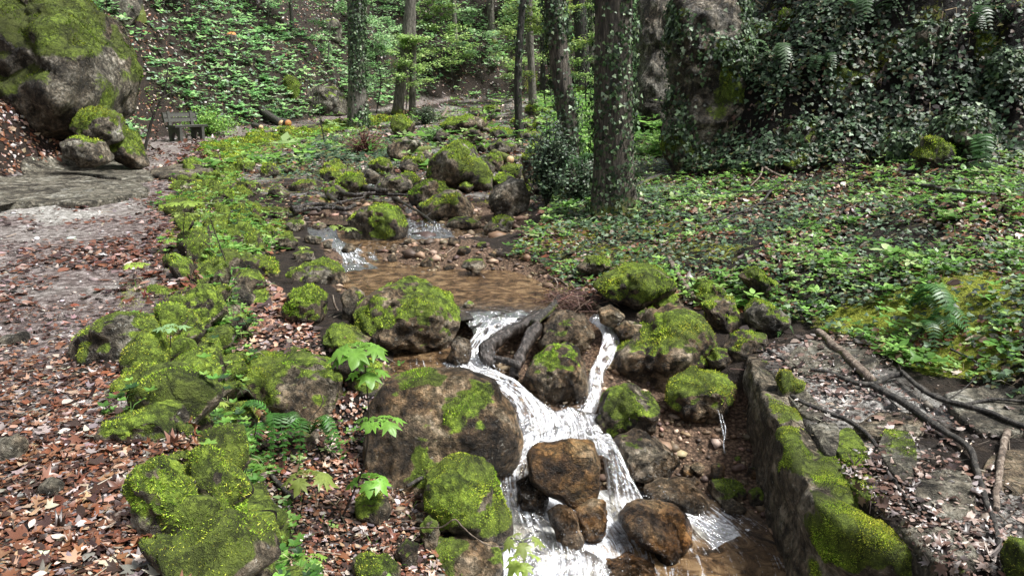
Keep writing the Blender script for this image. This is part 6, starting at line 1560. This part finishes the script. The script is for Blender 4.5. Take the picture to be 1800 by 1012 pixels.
def herbs():
    for (n, r0, r1, s, tm, seed, lb) in ((18000, 2.5, 9, .03, OVAL, 121, 'fresh green herbs along the wall top and near banks'), (40000, 6.5, 20, .045, OVAL, 122, 'fresh green herbs on the right bank'), (120000, 18, 56, .12, DIAM, 123, 'pale green herbs covering the far hillside')):
        x, y, z, w, g = take(n, r0, r1, 1, 'herb', seed)
        c0 = len(x); rep = 5
        idx = np.repeat(np.arange(c0), rep); c = len(idx)
        ang = np.tile(np.arange(rep) / rep * 6.283, c0) + np.repeat(g.random(c0) * 6.283, rep)
        h = np.repeat(g.uniform(.3, 2.2, c0) * np.exp(np.clip(g.normal(0, .6, c0), -1, 1.3)), rep) * s
        d = np.stack([np.cos(ang), np.sin(ang), .15 + 0 * ang], 1)
        nn = normals(x, y)[idx]
        sz = s * np.repeat(g.uniform(.6, 1.5, c0) * np.exp(np.clip(g.normal(0, .35, c0), -.6, .9)), rep)
        P = np.stack([x, y, z], 1)[idx] + nn * h[:, None] + d * sz[:, None] * .15
        A = d + .25 * g.normal(size=(c, 3)); A /= np.linalg.norm(A, axis=1)[:, None]
        X = np.cross(A, [0, 0, 1.0]); X /= np.linalg.norm(X, axis=1)[:, None]; Nn = np.cross(X, A)
        V, T, kk = leaves(P, X, A, Nn, sz, tm, g, .25)
        pal = [(.08, .19, .03), (.15, .31, .06), (.25, .42, .1), (.36, .5, .2)]
        col = np.repeat(pick_colors(c0, pal, [1, 1.4, 1, .5], g, .15), rep, axis=0) * (1 + g.normal(0, .12, (c, 1)))
        hm = w['hill'][idx][:, None]; col = np.where(hm, col * [1.3, 1.3, 1.8] + [.05, .075, .07], col)  # far hill herbs lifted pale and bluish: haze put into the leaf colour
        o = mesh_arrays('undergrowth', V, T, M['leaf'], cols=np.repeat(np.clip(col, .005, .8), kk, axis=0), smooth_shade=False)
        tag(o, lb, 'undergrowth', kind='stuff')
herbs()

def ground_moss():
    x, y, z, w, g = take(420000, 2.0, 16, 1, 'moss', 131, 1.0)
    ok = (w['moss'] + .5 * fbm(np.stack([x, y, z], 1), 3, 3, 5)) > .42
    x, y, z = x[ok][:160000], y[ok][:160000], z[ok][:160000]
    c = len(x); n = normals(x, y); P = np.stack([x, y, z], 1)
    A = n + .9 * g.normal(size=(c, 3)); A /= np.linalg.norm(A, axis=1)[:, None]
    X = np.cross(A, g.normal(size=(c, 3))); X /= np.linalg.norm(X, axis=1)[:, None]
    size = .0135 * np.maximum(1, y / 5.5) * (.6 + .8 * g.random(c))
    V, T, kk = leaves(P, X, A, np.cross(X, A), size, BLADE, g, 0, .34 * np.ones(c))
    col = pick_colors(c, [(.09, .12, .012), (.25, .29, .03), (.42, .46, .05), (.58, .6, .09)], [.8, 1.3, 1.2, .8], g, .2) * (1 + .5 * fbm(P, 3, 3, 8))[:, None]
    o = mesh_arrays('moss_carpet', V, T, M['moss'], cols=np.repeat(np.clip(col, .004, .8), kk, axis=0), smooth_shade=False)
    tag(o, 'yellow green moss carpet on the banks and wall top', 'moss', kind='stuff')
ground_moss()

def grass():
    """Dead hanging grass on the slope and green blades on the wall top."""
    bag_v, bag_t, bag_c, off = [], [], [], 0
    for (n, key, r0, r1, L, seed, pal, dn) in ((24000, 'rslope', 11, 22, .35, 141, [(.28, .22, .14), (.16, .12, .07), (.4, .34, .24), (.08, .1, .04)], .9), (5000, 'medge', 2.5, 12, .14, 142, [(.14, .26, .04), (.3, .34, .14), (.45, .42, .26)], .25),
                                               (2500, 'low', 3, 6, .12, 143, [(.3, .25, .15), (.12, .24, .04)], .3), (2500, 'rflat', 6, 14, .16, 144, [(.3, .25, .15), (.12, .24, .04)], .4)):
        x, y, z, w, g = take(n, r0, r1, 1, key, seed, .6)
        c = len(x)
        if not c: continue
        nn = normals(x, y); P = np.stack([x, y, z], 1)
        d = nn + .6 * g.normal(size=(c, 3)); d /= np.linalg.norm(d, axis=1)[:, None]
        l = L * g.uniform(.5, 1.3, c)[:, None]
        p1 = P + d * l * .5; p2 = p1 + (d * (1 - dn) + np.array([0, 0, -dn])) * l * .5
        s = np.cross(d, g.normal(size=(c, 3))); s /= np.linalg.norm(s, axis=1)[:, None]; wd = .003 * np.maximum(1, y / 5)[:, None]
        V = np.stack([P - s * wd, P + s * wd, p1 - s * wd * .8, p1 + s * wd * .8, p2], 1).reshape(-1, 3)
        T = (np.array([[0, 1, 3], [0, 3, 2], [2, 3, 4]])[None] + (np.arange(c) * 5)[:, None, None]).reshape(-1, 3) + off
        bag_v.append(V); bag_t.append(T); bag_c.append(np.repeat(pick_colors(c, pal, [1] * len(pal), g), 5, axis=0)); off += len(V)
    o = mesh_arrays('grass', np.concatenate(bag_v), np.concatenate(bag_t), M['leaf'], cols=np.concatenate(bag_c), smooth_shade=False)
    tag(o, 'dry hanging grass and thin green blades on slope and banks', 'grass', kind='stuff')
grass()

def debris():
    """Twig bits."""
    g = np.random.default_rng(151)
    x, y, z = polar(9000, 2.0, 18, 1, g)
    w = weights(x, y, z)
    keep = (g.random(len(x)) < np.where(w['path'], .16, np.where(w['slab'], .8, np.where(w['low'] | w['ledge'], .6, .3)))) & ~w['water']
    x, y, z = x[keep], y[keep], z[keep]; c = len(x)
    nn = normals(x, y); X, A, Nn = orient(nn, .25, g)
    L = (g.uniform(.02, .12, c) * np.maximum(1, y / 7))[:, None]; r = (g.uniform(.0015, .004, c) * np.maximum(1, y / 7))[:, None]
    P = np.stack([x, y, z + .015], 1)
    ring = []
    for e in (-1, 1):
        for a in (0, 2.094, 4.189):
            ring.append(P + A * L * e + X * r * math.cos(a) + Nn * r * math.sin(a) + Nn * .01)
    V = np.stack(ring, 1).reshape(-1, 3)
    Q = (np.array([[0, 1, 4, 3], [1, 2, 5, 4], [2, 0, 3, 5]])[None] + (np.arange(c) * 6)[:, None, None]).reshape(-1, 4)
    o = mesh_arrays('twig_debris', V, Q, M['twig'], cols=np.repeat(pick_colors(c, [(.05, .04, .03), (.12, .09, .07), (.3, .25, .2)], [1.2, 1, .4], g), 6, axis=0))
    tag(o, 'fine twigs scattered over path, banks and wall top', 'twigs', kind='stuff')
    # matted heap of brown twigs and leaves at the pool lip
    b = at_z(1003, 530, -.45); n = 420
    P = b + g.normal(0, 1, (n, 3)) * [.13, .12, .045] + [0, 0, .03]
    A = g.normal(size=(n, 3)) * [1, 1, .4]; A /= np.linalg.norm(A, axis=1)[:, None]
    X = np.cross(A, g.normal(size=(n, 3))); X /= np.linalg.norm(X, axis=1)[:, None]; Nn = np.cross(X, A)
    L = g.uniform(.03, .11, n)[:, None]
    V = np.stack([P + A * L * e + (X * math.cos(a) + Nn * math.sin(a)) * .0028 for e in (-1, 1) for a in (0, 2.094, 4.189)], 1).reshape(-1, 3)
    Q = (np.array([[0, 1, 4, 3], [1, 2, 5, 4], [2, 0, 3, 5]])[None] + (np.arange(n) * 6)[:, None, None]).reshape(-1, 4)
    o = mesh_arrays('twig_heap', V, Q, M['twig'], cols=np.repeat(pick_colors(n, [(.06, .025, .02), (.12, .06, .045), (.2, .13, .1)], [1.2, 1, .5], g), 6, axis=0))
    tag(o, 'matted heap of red brown twigs caught at the pool lip', 'twigs', kind='stuff')
debris()

def gravel():
    g = np.random.default_rng(161)
    x, y, z = polar(60000, 1.6, 16, 1, g)
    w = weights(x, y, z)
    n2 = fbm(np.stack([x, y, z], 1), 1.2, 3, 9)
    pr = np.where(w['gravel'] > .5, .55, np.where(w['path'], .25 + .25 * n2, np.where(w['slab'], .06, np.where(w['low'], .1, 0))))
    keep = g.random(len(x)) < pr
    x, y, z, gr = x[keep], y[keep], z[keep], w['gravel'][keep] > .5
    c = len(x)
    bv, bt = ICO[3][0], None
    import bmesh
    bm = bmesh.new(); bmesh.ops.create_icosphere(bm, subdivisions=1, radius=1); bv = np.array([v.co[:] for v in bm.verts]); bt = np.array([[v.index for v in f.verts] for f in bm.faces]); bm.free()
    k = len(bv)
    sc = np.stack([g.uniform(.7, 1.5, c), g.uniform(.7, 1.3, c), g.uniform(.35, .8, c)], 1) * (g.lognormal(0, .5, c) * np.where(gr, .02, .009) * np.maximum(1, y / 7))[:, None]
    a = g.random(c) * 6.283; ca, sa = np.cos(a)[:, None], np.sin(a)[:, None]
    L = bv[None] * (1 + .22 * g.normal(size=(c, k)))[..., None] * sc[:, None]
    V = np.stack([L[..., 0] * ca - L[..., 1] * sa, L[..., 0] * sa + L[..., 1] * ca, L[..., 2]], -1) + np.stack([x, y, z + sc[:, 2] * .3], 1)[:, None]
    T = (bt[None] + (np.arange(c) * k)[:, None, None]).reshape(-1, 3)
    col = np.where(gr[:, None], pick_colors(c, [(.12, .075, .045), (.2, .14, .09), (.3, .22, .16), (.06, .04, .03)], [1, 1, .5, 1], g), pick_colors(c, [(.12, .1, .09), (.3, .28, .26), (.5, .48, .46), (.2, .15, .13)], [1.2, 1, .5, 1], g))
    o = mesh_arrays('gravel', V.reshape(-1, 3), T, M['twig'], cols=np.repeat(col, k, axis=0), smooth_shade=False)
    tag(o, 'pebbles on the path and the gravel bar in the brook', 'gravel', kind='stuff')
gravel()

def wall_plants():
    """Herbs, grass tufts and leaves that grow on the face and top of the two retaining walls."""
    for w_, (cnt, seed, s) in zip([o for o in scene.objects if o.name.startswith('retaining_wall')], ((3400, 171, .03), (260, 172, .06))):
        me = w_.data; n = len(me.vertices); co = np.empty(n * 3, np.float32); no = np.empty(n * 3, np.float32)
        me.vertices.foreach_get('co', co); me.vertices.foreach_get('normal', no)
        co = co.reshape(-1, 3) + np.array(w_.location); no = no.reshape(-1, 3)
        if no[:, 2].sum() < 0: no = -no
        g = np.random.default_rng(seed)
        pw = smooth(.0, .3, fbm(co, 1.4, 3, seed)) * (1 if seed == 172 else 1 / np.maximum(1, co[:, 1] / 4))
        i = g.choice(n, cnt, p=pw / pw.sum()); rep = 5; idx = np.repeat(i, rep); c = len(idx)
        ang = np.tile(np.arange(rep) / rep * 6.283, cnt) + np.repeat(g.random(cnt) * 6.283, rep)
        d = np.stack([np.cos(ang), np.sin(ang), .2 + 0 * ang], 1) + no[idx] * .3; d /= np.linalg.norm(d, axis=1)[:, None]
        sz = s * np.repeat(g.uniform(.6, 1.7, cnt), rep) * np.maximum(1, co[idx, 1] / 7) ** (seed == 171)
        P = co[idx] + no[idx] * (sz * np.repeat(g.uniform(.3, 1.6, cnt), rep))[:, None]
        X = np.cross(d, [0, 0, 1.0]); X /= np.linalg.norm(X, axis=1)[:, None]
        V, T, kk = leaves(P, X, d, np.cross(X, d), sz, OVAL, g, .25)
        col = np.repeat(pick_colors(cnt, [(.07, .17, .03), (.13, .28, .05), (.22, .38, .08), (.03, .07, .025)], [1, 1.2, .8, .8], g, .15), rep, axis=0)
        # grass blades bending over the edge
        m2 = cnt; j = g.choice(n, m2, p=pw / pw.sum()); dd = no[j] + .5 * g.normal(size=(m2, 3)); dd /= np.linalg.norm(dd, axis=1)[:, None]
        l = (s * 4.5 * g.uniform(.5, 1.4, m2))[:, None]; p1 = co[j] + dd * l * .5; p2 = p1 + (dd * .5 + [0, 0, -.55]) * l * .6
        sd = np.cross(dd, g.normal(size=(m2, 3))); sd /= np.linalg.norm(sd, axis=1)[:, None]; wd = l * .018
        B = np.stack([co[j] - sd * wd, co[j] + sd * wd, p1 - sd * wd * .8, p1 + sd * wd * .8, p2], 1).reshape(-1, 3)
        BT = (np.array([[0, 1, 3], [0, 3, 2], [2, 3, 4]])[None] + (np.arange(m2) * 5)[:, None, None]).reshape(-1, 3) + len(V)
        bc = np.repeat(pick_colors(m2, [(.14, .26, .05), (.3, .32, .14), (.42, .38, .24), (.06, .13, .03)], [1, .8, .6, 1], g), 5, axis=0)
        o = mesh_arrays('undergrowth', np.concatenate([V, B]), np.concatenate([T, BT]), M['leaf'], cols=np.concatenate([np.repeat(col, kk, axis=0), bc]), smooth_shade=False)
        tag(o, 'herbs and grass rooted in the long mossy wall by the path' if seed == 171 else 'herbs and grass rooted in the far mossy wall below the bench', 'undergrowth', kind='stuff')
wall_plants()

def spray():
    """Droplets thrown up where the falls land."""
    g = np.random.default_rng(181); VV = []; TT = []; off = 0
    bv, bt = ICO[3] if False else (None, None)
    import bmesh
    bm = bmesh.new(); bmesh.ops.create_icosphere(bm, subdivisions=1, radius=1); bv = np.array([v.co[:] for v in bm.verts]); bt = np.array([[v.index for v in f.verts] for f in bm.faces]); bm.free()
    for (x, y, z, n, s) in ((845, 645, -.7, 90, .1), (1040, 715, -.95, 50, .07), (960, 745, -.96, 110, .16), (935, 930, -1.32, 160, .2), (1010, 985, -1.37, 130, .28), (1140, 888, -1.28, 60, .08), (1240, 925, -1.36, 70, .14), (880, 830, -1.1, 60, .07)):
        c = at_z(x, y, z); P = c + g.normal(0, s, (n, 3)) * [1, .8, .0] + np.stack([0 * g.random(n), 0 * g.random(n), np.abs(g.normal(0, .05, n)) + .01], 1)
        r = g.uniform(.0015, .005, n)
        V = P[:, None] + bv[None] * r[:, None, None]; T = (bt[None] + (np.arange(n) * len(bv))[:, None, None]).reshape(-1, 3) + off
        VV.append(V.reshape(-1, 3)); TT.append(T); off += n * len(bv)
    V = np.concatenate(VV)
    o = mesh_arrays('water_spray', V, np.concatenate(TT), M['water'], attrs={'foam': np.full(len(V), .75), 'dark': np.zeros(len(V)), 'clear': np.ones(len(V))}, uv=V[:, :2])
    tag(o, 'white droplets splashing where the falls land', 'spray', kind='stuff')
spray()
